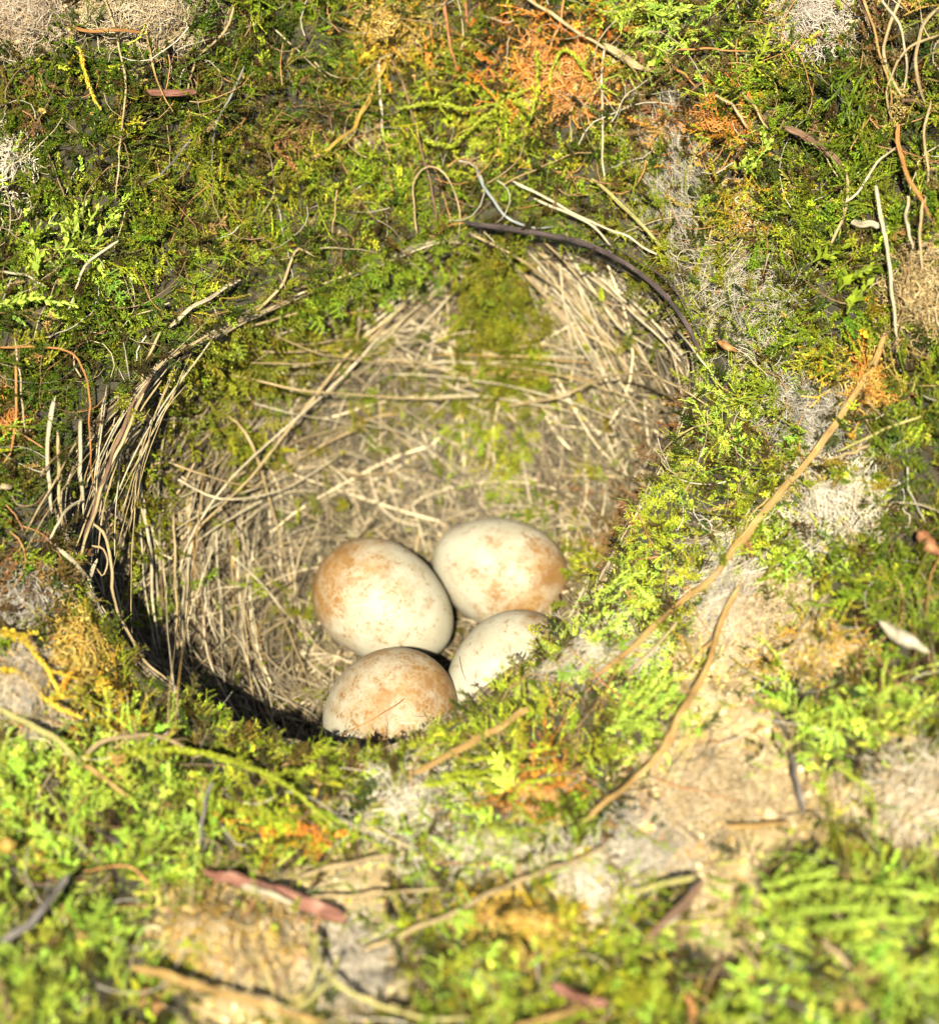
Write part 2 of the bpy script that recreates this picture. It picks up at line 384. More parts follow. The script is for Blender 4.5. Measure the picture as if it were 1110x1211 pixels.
# ------------------------------------------------------------------ eggs
egg_polys = []; egg_verts = []; voff = 0
EGG_SPEC = [('brown-capped pale egg at the left, beside the nest wall', 0.3, -0.14, 0.02, 0.40), ('large egg at the back with a rusty mottled end facing right', 2.1, -0.12, 0.03, 0.40),
            ('most heavily rust-washed egg, lowest of the four behind the mossy lip', 4.6, 0.10, 0.03, 0.2), ('plain cream egg half hidden behind the right side of the lip', 7.7, -.12, 0.04, 0.1)]
def add_egg(i):
    px, py, d, ax, L, W = EGGS[i]
    lab, seed, cap, spots, off = EGG_SPEC[i]
    nu, nv = 64, 40
    v = [];
    for a in range(nv + 1):
        th = math.pi * a / nv
        z = math.cos(th) * L / 2
        r = math.sin(th) * W / 2 * (1 + 0.13 * math.cos(th) + 0.0 * math.cos(th) ** 2)
        for b in range(nu):
            ph = 2 * math.pi * b / nu
            v.append((r * math.cos(ph), r * math.sin(ph), z))
    v = np.array(v); q = grid_faces(nv + 1, nu)[:, ::-1]
    me = mesh_np('egg', v, q, egg_mat('eggshell', seed, cap, spots, off))
    o = link('egg', me, label=lab, cat='egg', group='speckled eggs in the nest')
    axw = Vector(ax[0] * R + ax[1] * U - ax[2] * F)
    o.rotation_euler = axw.to_track_quat('Z', 'Y').to_euler(); o.location = eggc[i]
    M = np.array(o.rotation_euler.to_matrix())
    return v @ M.T + eggc[i], q
for i in range(4):
    vv, qq = add_egg(i)
    egg_verts.append(vv); egg_polys.append(qq + voff); voff += len(vv)

sv = np.concatenate([bank_v, cupf]); sq = np.concatenate([bank_q, cup_q + len(bank_v)])
BVH = BVHTree.FromPolygons(sv.tolist(), sq.tolist())
BVHE = BVHTree.FromPolygons(np.concatenate([sv] + egg_verts).tolist(), np.concatenate([sq] + [p + len(sv) for p in egg_polys]).tolist())
CUPB = BVHTree.FromPolygons(cupf.tolist(), cup_q.tolist())
camv = Vector(CAM)
def cast(px, py, bvh=BVH):
    """points and normals where the sight lines meet the real surface"""
    d = unit(P(px, py, np.ones(len(px))) - CAM); pts = np.empty((len(px), 3)); nr = np.empty((len(px), 3))
    for i in range(len(px)):
        h, n, _, _ = bvh.ray_cast(camv, Vector(d[i]))
        if h is None: h = camv + Vector(d[i]) * 0.3; n = Vector(-F)
        if n.dot(Vector(d[i])) > 0: n = -n
        pts[i] = h; nr[i] = n
    return pts, nr

def smooth1(a, k):
    if k < 2 or len(a) < 3: return a
    p = np.concatenate([np.repeat(a[:1], k, 0), a, np.repeat(a[-1:], k, 0)]); ker = np.hanning(2 * k + 1); ker /= ker.sum()
    if a.ndim == 1: return np.convolve(p, ker, 'same')[k:-k]
    return np.stack([np.convolve(p[:, j], ker, 'same')[k:-k] for j in range(a.shape[1])], 1)

def lay(pts_px, n=26, lift=0.002, bow=0.0, eggs=True, rough=0.0004, stiff=4, span=None):
    """a stem laid over the surface along the traced points: bridges hollows, keeps clear of the ground"""
    c = catmull(pts_px, n)
    p, nr = cast(c[:, 0], c[:, 1], BVHE if eggs else BVH)
    _, _, d = pix(p)
    if span is not None: d = np.minimum(d, depth_out(c[:, 0], c[:, 1]) + span)      # held up across the mouth of the hole by the rim
    dm = np.array([d[max(0, i - stiff):i + stiff + 1].min() for i in range(n)])
    dm = smooth1(dm, stiff)
    tt = np.linspace(-1, 1, n)
    dm = np.minimum(dm, d + 0.0005) - lift - bow * (1 - tt ** 2)
    path = P(c[:, 0], c[:, 1], dm)
    ph = random.random() * 90
    wob = np.array([[mnoise.noise(Vector((i * 0.35, ph, j * 9.1))) for j in range(3)] for i in range(n)])
    return path + wob * rough

# ------------------------------------------------------------------ moss prototypes
def leaf_geo(base, dirv, side, up, L, W, var):
    """pointed ovate leaf, keeled along the middle, tip bent"""
    b = base; m = base + dirv * L * .45 + up * L * .10
    t_ = base + dirv * L * .98 + up * L * random.uniform(.10, .4)
    l_ = base + dirv * L * .42 + side * W + up * L * .2; r_ = base + dirv * L * .42 - side * W + up * L * .2
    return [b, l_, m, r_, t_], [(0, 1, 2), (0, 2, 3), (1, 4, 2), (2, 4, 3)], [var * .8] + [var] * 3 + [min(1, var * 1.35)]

class Acc:
    def __init__(s): s.v = []; s.f = []; s.a = []
    def add(s, v, f, a):
        o = len(s.v); s.v += [tuple(x) for x in v]; s.f += [tuple(i + o for i in q) for q in f]; s.a += a
    def mesh(s, name, mat):
        me = mesh_np(name, np.array(s.v), np.array(s.f), mat, smooth=False)
        set_attr(me, 'var', 'FLOAT', 'POINT', np.array(s.a, np.float32)); return me

def stem_geo(acc, path, r, var):
    path = np.asarray(path)
    v, q = tubes(path[None], np.full((1, len(path)), r), 3, nrm=np.broadcast_to(np.array([.31, .55, .77]), (1, len(path), 3)))
    acc.add(v, [(a, b, c) for a, b, c, d in q] + [(a, c, d) for a, b, c, d in q], [var] * len(v))

def leafy(acc, path, n, L, W, spread=0.8, r=0.00012, tip=0.6, jit=0.3):
    """leaves in a spiral up a stem path"""
    path = np.asarray(path); T = unit(np.gradient(path, axis=0))
    stem_geo(acc, path, r, 0.25)
    for i in range(n):
        u = (i + random.random() * .6) / n
        x = u * (len(path) - 1); k = min(int(x), len(path) - 2); p = path[k] * (1 - x + k) + path[k + 1] * (x - k)
        tt = T[k]; a = i * 2.4 + random.uniform(-jit, jit)
        ref = unit(np.cross(tt, np.array([.3, .9, .2]))); ref2 = np.cross(tt, ref)
        radial = ref * math.cos(a) + ref2 * math.sin(a)
        sp = spread * random.uniform(.7, 1.3) * (1 - .45 * u)
        dv = unit(tt * math.cos(sp) + radial * math.sin(sp)); side = unit(np.cross(dv, radial)); up = -unit(np.cross(dv, side))
        sc_ = (1 - (1 - tip) * u) * random.uniform(.75, 1.2)
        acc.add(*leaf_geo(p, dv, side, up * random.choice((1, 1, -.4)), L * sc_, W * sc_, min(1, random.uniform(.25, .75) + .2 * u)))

def curve_path(L, bend, n=8, dirv=(0, 0, 1), az=0.0, start=(0, 0, 0)):
    p = np.array(start, float); d = unit(np.array(dirv, float)); side = np.array([math.cos(az), math.sin(az), 0]); out_ = [p]
    for i in range(n - 1):
        d = unit(d + side * bend / n + np.array([0, 0, -.02])); p = p + d * L / (n - 1); out_.append(p)
    return np.array(out_)

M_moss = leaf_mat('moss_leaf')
def proto_simple(L=.0055, n=26, lf=.0011):
    a = Acc(); leafy(a, curve_path(L, random.uniform(.4, 1.4), az=random.random() * 6.3), n, lf, lf * .24); return a
def proto_pinnate(L=.009, lf=.00075):
    a = Acc(); p = curve_path(L, random.uniform(.3, .9), 9, az=random.random() * 6.3)
    leafy(a, p, 24, lf * 1.1, lf * .3)
    for i in range(1, 8):
        for sgn in (1, -1):
            if random.random() < .2: continue
            d = unit(np.array([sgn * .8, random.uniform(-.25, .25), .7])); bl = .0032 * (1 - .08 * i) * random.uniform(.7, 1.15)
            leafy(a, curve_path(bl, random.uniform(-.4, .6), 5, d, az=random.random() * 6.3, start=p[i]), 11, lf, lf * .24, spread=.7)
    return a
def proto_strand(L=.011, lf=.0007):
    a = Acc(); p = curve_path(L, random.uniform(.2, 1.0), 10, az=random.random() * 6.3); leafy(a, p, 46, lf, lf * .2, spread=.5, r=.0001, tip=.5)
    for i in range(2, 9, 2):
        if random.random() < .35: continue
        an = random.random() * 6.3; d = unit(np.array([math.cos(an) * .6, math.sin(an) * .6, .8]))
        leafy(a, curve_path(random.uniform(.0025, .0045), random.uniform(-.3, .6), 5, d, az=an, start=p[i]), 16, lf * .85, lf * .18, spread=.5, r=.00007)
    return a
def proto_tuft():
    a = Acc()
    for i in range(4):
        an = random.random() * 6.3; d = (math.cos(an) * .6, math.sin(an) * .6, .7)
        leafy(a, curve_path(random.uniform(.002, .0042), random.uniform(.4, 1.6), 6, d, az=an), 14, .0009, .0002, spread=1.0)
    return a
def proto_star():
    """broad-leaved upright shoot seen as a rosette"""
    a = Acc(); leafy(a, curve_path(.005, .9, az=random.random() * 6.3), 22, .0016, .0003, spread=.75, tip=.7); return a

HID = []
def protos(fn, n, name, mat):
    r_ = []
    for _ in range(n):
        o = bpy.data.objects.new(name, fn().mesh(name, mat)); r_.append(o)
    return r_

def scatter(name, label, cat, plist, pts, eul, scl, idx, col):
    me = bpy.data.meshes.new(name); me.vertices.add(len(pts)); me.vertices.foreach_set('co', pts.astype(np.float32).ravel())
    set_attr(me, 'rot', 'FLOAT_VECTOR', 'POINT', eul.astype(np.float32)); set_attr(me, 'scl', 'FLOAT', 'POINT', scl.astype(np.float32))
    set_attr(me, 'pick', 'INT', 'POINT', idx.astype(np.int32))
    set_attr(me, 'col', 'FLOAT_COLOR', 'POINT', np.c_[col, np.ones(len(col))].astype(np.float32))
    me.update()
    o = link(name, me, label=label, cat=cat, kind='stuff')
    g = bpy.data.node_groups.new(name, 'GeometryNodeTree')
    g.interface.new_socket('Geometry', in_out='INPUT', socket_type='NodeSocketGeometry'); g.interface.new_socket('Geometry', in_out='OUTPUT', socket_type='NodeSocketGeometry')
    n, l = g.nodes, g.links
    gi = n.new('NodeGroupInput'); go = n.new('NodeGroupOutput')
    m2p = n.new('GeometryNodeMeshToPoints'); m2p.inputs['Radius'].default_value = 0.0001; l.new(gi.outputs[0], m2p.inputs[0])
    iop = n.new('GeometryNodeInstanceOnPoints'); l.new(m2p.outputs[0], iop.inputs['Points'])
    gti = n.new('GeometryNodeJoinGeometry')
    for p in plist:
        oi = n.new('GeometryNodeObjectInfo'); oi.inputs['Object'].default_value = p; oi.inputs['As Instance'].default_value = True
        l.new(oi.outputs['Geometry'], gti.inputs[0])
    l.new(gti.outputs[0], iop.inputs['Instance']); iop.inputs['Pick Instance'].default_value = True
    def at(nm, ty):
        a = n.new('GeometryNodeInputNamedAttribute'); a.data_type = ty; a.inputs[0].default_value = nm; return a.outputs[0]
    l.new(at('pick', 'INT'), iop.inputs['Instance Index'])
    e2r = n.new('FunctionNodeEulerToRotation'); l.new(at('rot', 'FLOAT_VECTOR'), e2r.inputs[0]); l.new(e2r.outputs[0], iop.inputs['Rotation'])
    l.new(at('scl', 'FLOAT'), iop.inputs['Scale'])
    l.new(iop.outputs[0], go.inputs[0])
    md = o.modifiers.new('growth', 'NODES'); md.node_group = g
    return o

def eulers(zdir, spin):
    out_ = np.empty((len(zdir), 3))
    for i, z in enumerate(zdir):
        q = Vector(z).to_track_quat('Z', 'Y').to_matrix() @ Matrix.Rotation(spin[i], 3, 'Z')
        out_[i] = q.to_euler()
    return out_

def sample_surface(v, q, n):
    tri = np.concatenate([q[:, [0, 1, 2]], q[:, [0, 2, 3]]]); A, B, C = v[tri[:, 0]], v[tri[:, 1]], v[tri[:, 2]]
    cr = np.cross(B - A, C - A); ar = np.linalg.norm(cr, axis=1); x, y, _ = pix((A + B + C) / 3)
    ar = ar * ((x > -430) & (x < 1540) & (y > -420) & (y < 1600))
    i = rng.choice(len(tri), n, p=ar / ar.sum()); u, w_ = rng.random(n), rng.random(n); f = u + w_ > 1; u[f] = 1 - u[f]; w_[f] = 1 - w_[f]
    p = A[i] + u[:, None] * (B - A)[i] + w_[:, None] * (C - A)[i]; nn = unit(cr[i])
    return p, nn

def jitter_col(c, v=.3, h=.12):
    n = len(c); k = np.exp(rng.normal(0, v, (n, 1))); return np.clip(c * k * np.exp(rng.normal(0, h, (n, 3)) * np.array([1, .6, 1])), 0, .9)

# moss over the bank
PS = protos(proto_simple, 5, 'moss_shoot', M_moss) + protos(lambda: proto_pinnate(), 4, 'moss_frond', M_moss) + protos(proto_tuft, 4, 'moss_tuft', M_moss) + protos(proto_star, 3, 'moss_star', M_moss) + protos(proto_strand, 6, 'moss_strand', M_moss)
NM = 114000
p, nn = sample_surface(bank_v, bank_q, NM)
nn[np.sum(nn * (CAM - p), 1) < 0] *= -1
# extra plants along the lip of the hole
pl = rim3[rng.integers(0, NT, 7000)] + rng.normal(0, .0016, (7000, 3))
for i in range(len(pl)): pl[i] = BVH.find_nearest(Vector(pl[i]))[0]
ln_ = np.tile(unit(AX - F), (len(pl), 1)) + rng.normal(0, .8, (len(pl), 3))
p = np.vstack([p, pl]); nn = np.vstack([nn, unit(ln_)]); NM = len(p)
x, y, _ = pix(p); kd, bare = kinds_at(x, y)
bare[-len(pl):] = 0
HOLES = [(82, 18, 20), (1088, 28, 26), (1070, 170, 18), (60, 590, 22), (250, 60, 18), (1010, 480, 20)]
hol = np.zeros(NM, bool)
for hx, hy, hr in HOLES: hol |= np.hypot(x - hx, y - hy) < hr
# patchiness: hollows without moss, thick cushions elsewhere
clump = fbm(p, 230, 3, 12.0)
keep = (clump + rng.normal(0, .18, NM) > np.where(kd == 0, -.08, np.where(kd == 1, -.16, -.26))) & ((kd != KN.index('tan')) | (rng.random(NM) < .16)) & (rng.random(NM) > bare * .6) & ~hol
p, nn, kd, x, y, clump = p[keep], nn[keep], kd[keep], x[keep], y[keep], clump[keep]
n_ = len(p)
fa = fbm(p, 55, 2, 21.0) * 7 + rng.normal(0, .55, n_)                # neighbouring strands lie the same way
t1 = unit(np.cross(nn, np.array([.2, .9, .1]))); t2 = np.cross(nn, t1); tang = t1 * np.cos(fa)[:, None] + t2 * np.sin(fa)[:, None]
flow = unit(np.array([0.25, -.5, -.3]))[None]
z = unit(nn * rng.uniform(.15, .9, (n_, 1)) + tang * rng.uniform(.4, 1.1, (n_, 1)) + flow * .2)
rightside = x > 700
pick = np.where(rng.random(n_) < .3, rng.integers(0, 5, n_), np.where(rng.random(n_) < .30, rng.integers(5, 9, n_), np.where((rng.random(n_) < .90) | (kd > 2), rng.integers(9, 13, n_), rng.integers(13, 16, n_))))
inrim = np.min(np.hypot(x[:, None] - rim[None, ::8, 0], y[:, None] - rim[None, ::8, 1]), 1)
strand = rng.random(n_) < .42; pick[strand] = rng.integers(16, 22, strand.sum())
scl = np.where(strand, 1.0, .88) * rng.uniform(.5, .92, n_) * (1 + .25 * np.clip(clump, -1, 1)) * np.where(pick < 5, 1, np.where(pick < 9, .72, .9)) * np.clip(.42 + inrim / 110, .42, 1)
col = jitter_col(KC[kd])
dry = rng.random(n_) < .06
col[dry] = jitter_col(np.tile([[.26, .19, .07]], (dry.sum(), 1)))
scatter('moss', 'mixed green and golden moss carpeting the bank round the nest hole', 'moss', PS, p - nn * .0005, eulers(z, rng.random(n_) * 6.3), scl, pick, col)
print('MOSS', n_)

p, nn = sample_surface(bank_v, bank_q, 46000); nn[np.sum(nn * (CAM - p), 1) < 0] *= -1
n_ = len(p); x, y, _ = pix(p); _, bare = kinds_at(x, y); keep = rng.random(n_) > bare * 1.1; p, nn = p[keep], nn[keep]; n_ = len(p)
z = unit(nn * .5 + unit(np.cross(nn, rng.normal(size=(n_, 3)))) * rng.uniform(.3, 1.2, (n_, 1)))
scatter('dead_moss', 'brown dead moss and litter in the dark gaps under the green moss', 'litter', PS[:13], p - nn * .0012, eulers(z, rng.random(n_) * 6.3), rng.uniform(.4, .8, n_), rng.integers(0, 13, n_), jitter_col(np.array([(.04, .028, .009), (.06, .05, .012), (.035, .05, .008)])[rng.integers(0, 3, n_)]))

# moss showing through the lining
CM = [(585, 350, 40, 72, 'olive', 2.6), (618, 420, 40, 60, 'olive', 1.8), (470, 480, 70, 45, 'olive', .7), (560, 510, 45, 30, 'yellow', 1.0), (600, 555, 30, 38, 'yellow', 1.0), (630, 605, 25, 22, 'green', 1.2),
      (290, 430, 70, 40, 'olive', 1.2), (270, 510, 40, 45, 'olive', .9), (340, 330, 80, 30, 'green', 1.3), (240, 420, 50, 40, 'olive', .9), (710, 545, 30, 30, 'olive', .8), (160, 590, 40, 60, 'olive', 1.0), (740, 620, 40, 50, 'brown', .8), (185, 700, 30, 50, 'green', .7),
      (450, 300, 70, 30, 'green', 1.0), (360, 720, 18, 30, 'olive', .9), (400, 390, 50, 30, 'olive', .8), (230, 470, 60, 60, 'olive', .7), (320, 380, 90, 40, 'olive', .8), (500, 470, 90, 40, 'olive', .5), (560, 400, 40, 90, 'olive', 1.0), (700, 660, 40, 50, 'olive', .7)]
cm = np.array([[c[0], c[1], c[2], c[3], c[5]] for c in CM]); ck = np.array([KN.index(c[4]) for c in CM])
p, nn = sample_surface(cupf, cup_q, 42000); nn[np.sum(nn * (rc - p), 1) < 0] *= -1
x, y, dd = pix(p)
W = np.exp(-(((x[:, None] - cm[:, 0]) / cm[:, 2]) ** 2 + ((y[:, None] - cm[:, 1]) / cm[:, 3]) ** 2)) * cm[:, 4]
best = W.argmax(1); keep = rng.random(len(p)) < np.clip(W.max(1) - .16, 0, 1) * .62
keep |= rng.random(len(p)) < .03
p, nn, kd = p[keep], nn[keep], ck[best[keep]]; n_ = len(p)
z = unit(nn * rng.uniform(.1, .9, (n_, 1)) + unit(np.cross(nn, rng.normal(size=(n_, 3)))) * rng.uniform(.3, 1.0, (n_, 1)) + np.array([0, -.2, -.4]))
o = scatter('cup_moss', None, None, PS[:13], p + nn * np.where(W.max(1)[keep] > 1.0, .0016, .0007)[:, None], eulers(z, rng.random(n_) * 6.3), rng.uniform(.4, .8, n_), rng.integers(0, 13, n_), jitter_col(KC[kd] * .8))
o.parent = nest; o.matrix_parent_inverse = NI
print('CUPMOSS', n_)

# ------------------------------------------------------------------ straws of the cup lining
M_straw = [fibre_mat('dry_grass', (.16, .115, .055), (.29, .225, .125)), fibre_mat('pale_dry_grass', (.22, .18, .105), (.37, .315, .2)),
           fibre_mat('grey_dry_grass', (.15, .125, .08), (.27, .23, .155)), fibre_mat('brown_dry_grass', (.08, .05, .022), (.16, .10, .045))]
def on_cup(p, lift):
    h, n, _, _ = CUPB.find_nearest(Vector(p)); n = np.array(n); h = np.array(h)
    if n @ (rc - h) < 0: n = -n
    return h + n * lift, n
CPX, CN = sample_surface(cupf, cup_q, 8400)
def straw_path(start, L, ang, n, lift, wander=.5):
    p, nn = on_cup(start, lift); pts = [p]; a = ang; dw = random.gauss(0, wander) / n
    for i in range(n - 1):
        c = unit(np.cross(AX, p - (BOT + AX * ((p - BOT) @ AX)) )); m = np.cross(nn, c)
        a += dw + random.gauss(0, .05)
        p = p + (c * math.cos(a) + m * math.sin(a)) * L / (n - 1)
        p, nn = on_cup(p, lift); pts.append(p)
    pts = np.array(pts)
    tt = np.linspace(-1, 1, n); sm = np.stack([np.polyval(np.polyfit(tt, pts[:, j], 4), tt) for j in range(3)], 1)
    return sm
def cup_angle(x, y):
    """lie of the grass: round the cup, steeper low on the left and in the middle"""
    if y > 560 and x < 330: return random.gauss(.15, .35) + random.choice((0, math.pi))
    if 330 < x < 560 and y > 430: return random.choice((random.gauss(math.pi / 2, .4), random.gauss(0, .5)))
    return random.gauss(0, .62) + random.choice((0, math.pi))
straw_r = []
for i in range(50):
    st = CPX[i]; x, y, _ = pix(st)
    q = straw_path(st, random.uniform(.014, .042), cup_angle(x, y), 14, random.uniform(.0006, .0022))
    r0 = random.uniform(.00013, .0003); tt = np.linspace(0, 1, 14); rad = r0 * (1 - .55 * tt ** 2) * (1 - .35 * (1 - tt) ** 6)
    if random.random() < .15: rad *= 1.5
    v, f = tubes(q[None], rad[None], 5, flat=random.uniform(.45, 1), nrm=np.broadcast_to(unit(rc - q.mean(0)), (1, 14, 3)))
    nest_part('straw', mesh_np('straw', v, f, random.choices(M_straw, (5, 4, 3, 1.2))[0]))
paths = []; rads = []
for i in range(290, 290 + 7200):
    st = CPX[i]; x, y, _ = pix(st)
    paths.append(straw_path(st, random.uniform(.009, .032), cup_angle(x, y) + random.gauss(0, .4), 8, random.uniform(.0002, .0022), .8)); rads.append(np.full(8, random.choice((.00006, .00009, .00013, .00019, .00024))) * np.linspace(1, .6, 8))
v, f = tubes(np.array(paths), np.array(rads), 4)
me = mesh_np('fine_straw', v, f, fibre_mat('fine_dry_grass', (.6, .6, .6), (1, 1, 1), attr='col'))
c = np.array([(.15, .115, .06), (.26, .215, .13), (.06, .04, .018), (.07, .058, .03)])[rng.choice(4, len(paths), p=[.4, .25, .2, .15])] * np.exp(rng.normal(0, .38, (len(paths), 1)))
set_attr(me, 'col', 'FLOAT_COLOR', 'POINT', np.repeat(np.c_[c, np.ones(len(c))], 32, 0).astype(np.float32))
nest_part('fine_straw', me, kind='stuff')

# ------------------------------------------------------------------ loose fibres and bits on the moss
M_fib = fibre_mat('loose_fibre', (.7, .7, .7), (1, 1, 1), attr='col', rough=.5)
def surf_fibres(name, label, cat, n, M, Lr, rr_, cols, lift, curl, region=None):
    p, nn = sample_surface(bank_v, bank_q, n); x, y, _ = pix(p)
    a0 = rng.random(n) * 6.3; L = rng.uniform(*Lr, n) / (K * D0)
    cur = rng.normal(0, curl, n); px = np.empty((n, M)); py = np.empty((n, M)); px[:, 0] = x; py[:, 0] = y; a = a0
    for j in range(1, M):
        a = a + cur / M + rng.normal(0, curl * .3, n) / M ** .5
        px[:, j] = px[:, j - 1] + np.cos(a) * L / M; py[:, j] = py[:, j - 1] + np.sin(a) * L / M
    q, nr = cast(px.ravel(), py.ravel()); q = q.reshape(n, M, 3)
    _, _, d = pix(q); d2 = np.stack([smooth1(np.minimum(r_, np.median(r_) + .006), 3) for r_ in d]) - rng.uniform(*lift, (n, 1))
    q = P(px, py, d2)
    rad = rng.uniform(*rr_, (n, 1)) * np.linspace(1, .5, M)[None]
    v, f = tubes(q, rad, 3)
    me = mesh_np(name, v, f, M_fib)
    c = .55 * np.array(cols)[rng.integers(0, len(cols), n)] * np.exp(rng.normal(0, .2, (n, 1)))
    set_attr(me, 'col', 'FLOAT_COLOR', 'POINT', np.repeat(np.c_[c, np.ones(n)], M * 3, 0).astype(np.float32))
    return link(name, me, label=label, cat=cat, kind='stuff')
surf_fibres('dry_fibres', 'thin dry rootlets and grass fibres strewn through the moss', 'fibres', 2300, 9, (.004, .018), (.00004, .00017), [(.45, .36, .2), (.38, .24, .09), (.5, .45, .33), (.2, .12, .05), (.42, .2, .06)], (.001, .0045), 1.6)

# soil crumbs on the bare patches
M_crumb = leaf_mat('soil_crumb', trans=0.0, rough=.95)
def proto_crumb():
    a = Acc(); n0 = 6; pts = unit(rng.normal(size=(10, 3))) * rng.uniform(.6, 1.1, (10, 1)) * .001
    import bmesh
    bm = bmesh.new(); [bm.verts.new(q) for q in pts]; bmesh.ops.convex_hull(bm, input=bm.verts)
    bm.verts.ensure_lookup_table(); loose = [v for v in bm.verts if not v.link_faces]
    for v in loose: bm.verts.remove(v)
    bmesh.ops.triangulate(bm, faces=bm.faces); bm.verts.index_update()
    a.add([tuple(v.co) for v in bm.verts], [tuple(v.index for v in f.verts) for f in bm.faces], [random.uniform(.4, .7)] * len(bm.verts)); bm.free(); return a
PC = protos(proto_crumb, 5, 'soil_crumb', M_crumb)
p, nn = sample_surface(bank_v, bank_q, 105000); x, y, _ = pix(p); _, bare = kinds_at(x, y)
keep = rng.random(len(p)) < np.clip(bare - .25, 0, 1) * 1.0; p, nn = p[keep], nn[keep]; n_ = len(p)
col = .85 * np.array([(.4, .3, .16), (.48, .4, .25), (.36, .27, .16), (.45, .3, .1)])[rng.integers(0, 4, n_)] * np.exp(rng.normal(0, .2, (n_, 1)))
scatter('soil_crumbs', 'pale tan soil crumbs on the bare patches among the moss', 'soil', PC, p, rng.random((n_, 3)) * 6.3, np.exp(rng.normal(-1.35, .55, n_)), rng.integers(0, 5, n_), col)
print('CRUMBS', n_)

# ------------------------------------------------------------------ single stems, twigs and straws lying about
STEMCOL = {'ochre': ((0.215, 0.130, 0.036), (0.330, 0.220, 0.080)), 'tan': ((0.220, 0.162, 0.075), (0.302, 0.232, 0.122)), 'pale': ((0.267, 0.226, 0.139), (0.360, 0.319, 0.215)), 'orange': ((0.244, 0.110, 0.029), (0.302, 0.151, 0.046)),
           'brown': ((0.093, 0.052, 0.026), (0.162, 0.099, 0.052)), 'dark': ((0.029, 0.020, 0.017), (0.075, 0.052, 0.043)), 'grey': ((0.093, 0.081, 0.070), (0.174, 0.157, 0.139)), 'pink': ((0.120, 0.048, 0.028), (0.250, 0.140, 0.095)),
           'blue': ((0.150, 0.165, 0.150), (0.230, 0.245, 0.215)), 'gold': ((0.232, 0.145, 0.020), (0.302, 0.209, 0.035)), 'yellow': ((0.232, 0.209, 0.064), (0.302, 0.273, 0.116)), 'lime': ((0.128, 0.139, 0.017), (0.197, 0.197, 0.035)), 'rust': ((0.209, 0.075, 0.029), (0.267, 0.116, 0.041))}
def stem_mat(name, c1, c2):
    m = bpy.data.materials.new(name); t, n, l = nodes(m); b = n['Principled BSDF']
    a = n.new('ShaderNodeAttribute'); a.attribute_name = 'grain'
    nz = n.new('ShaderNodeTexNoise'); nz.inputs['Scale'].default_value = 2.2; nz.inputs['Detail'].default_value = 5; nz.inputs['Roughness'].default_value = .7; l.new(a.outputs['Vector'], nz.inputs['Vector'])
    tc = n.new('ShaderNodeTexCoord'); n3 = n.new('ShaderNodeTexNoise'); n3.inputs['Scale'].default_value = 260; n3.inputs['Detail'].default_value = 3; l.new(tc.outputs['Object'], n3.inputs['Vector'])
    mx = n.new('ShaderNodeMix'); mx.inputs[0].default_value = .45; l.new(nz.outputs[0], mx.inputs[2]); l.new(n3.outputs[0], mx.inputs[3])
    rp = ramp(n, [(.36, tuple(x * .30 for x in c1)), (.45, tuple(x * .8 for x in c1)), (.52, c1), (.66, c2)]); l.new(mx.outputs[0], rp.inputs[0]); l.new(rp.outputs[0], b.inputs['Base Color'])
    b.inputs['Roughness'].default_value = .6; b.inputs['Specular IOR Level'].default_value = .3
    bp = n.new('ShaderNodeBump'); bp.inputs['Strength'].default_value = .8; bp.inputs['Distance'].default_value = .0003; l.new(nz.outputs[0], bp.inputs['Height']); l.new(bp.outputs[0], b.inputs['Normal'])
    return m
MST = {k: stem_mat('stem_' + k, *v) for k, v in STEMCOL.items()}
def frame_obj(name, verts, faces, mat, label, cat, group=None, smooth=True, attr=None):
    """a single thing with its origin at its own middle"""
    c = verts.mean(0); me = mesh_np(name, verts - c, faces, mat, smooth)
    if attr is not None: set_attr(me, 'var', 'FLOAT', 'POINT', attr)
    o = link(name, me, label=label, cat=cat, group=group); o.location = c; return o
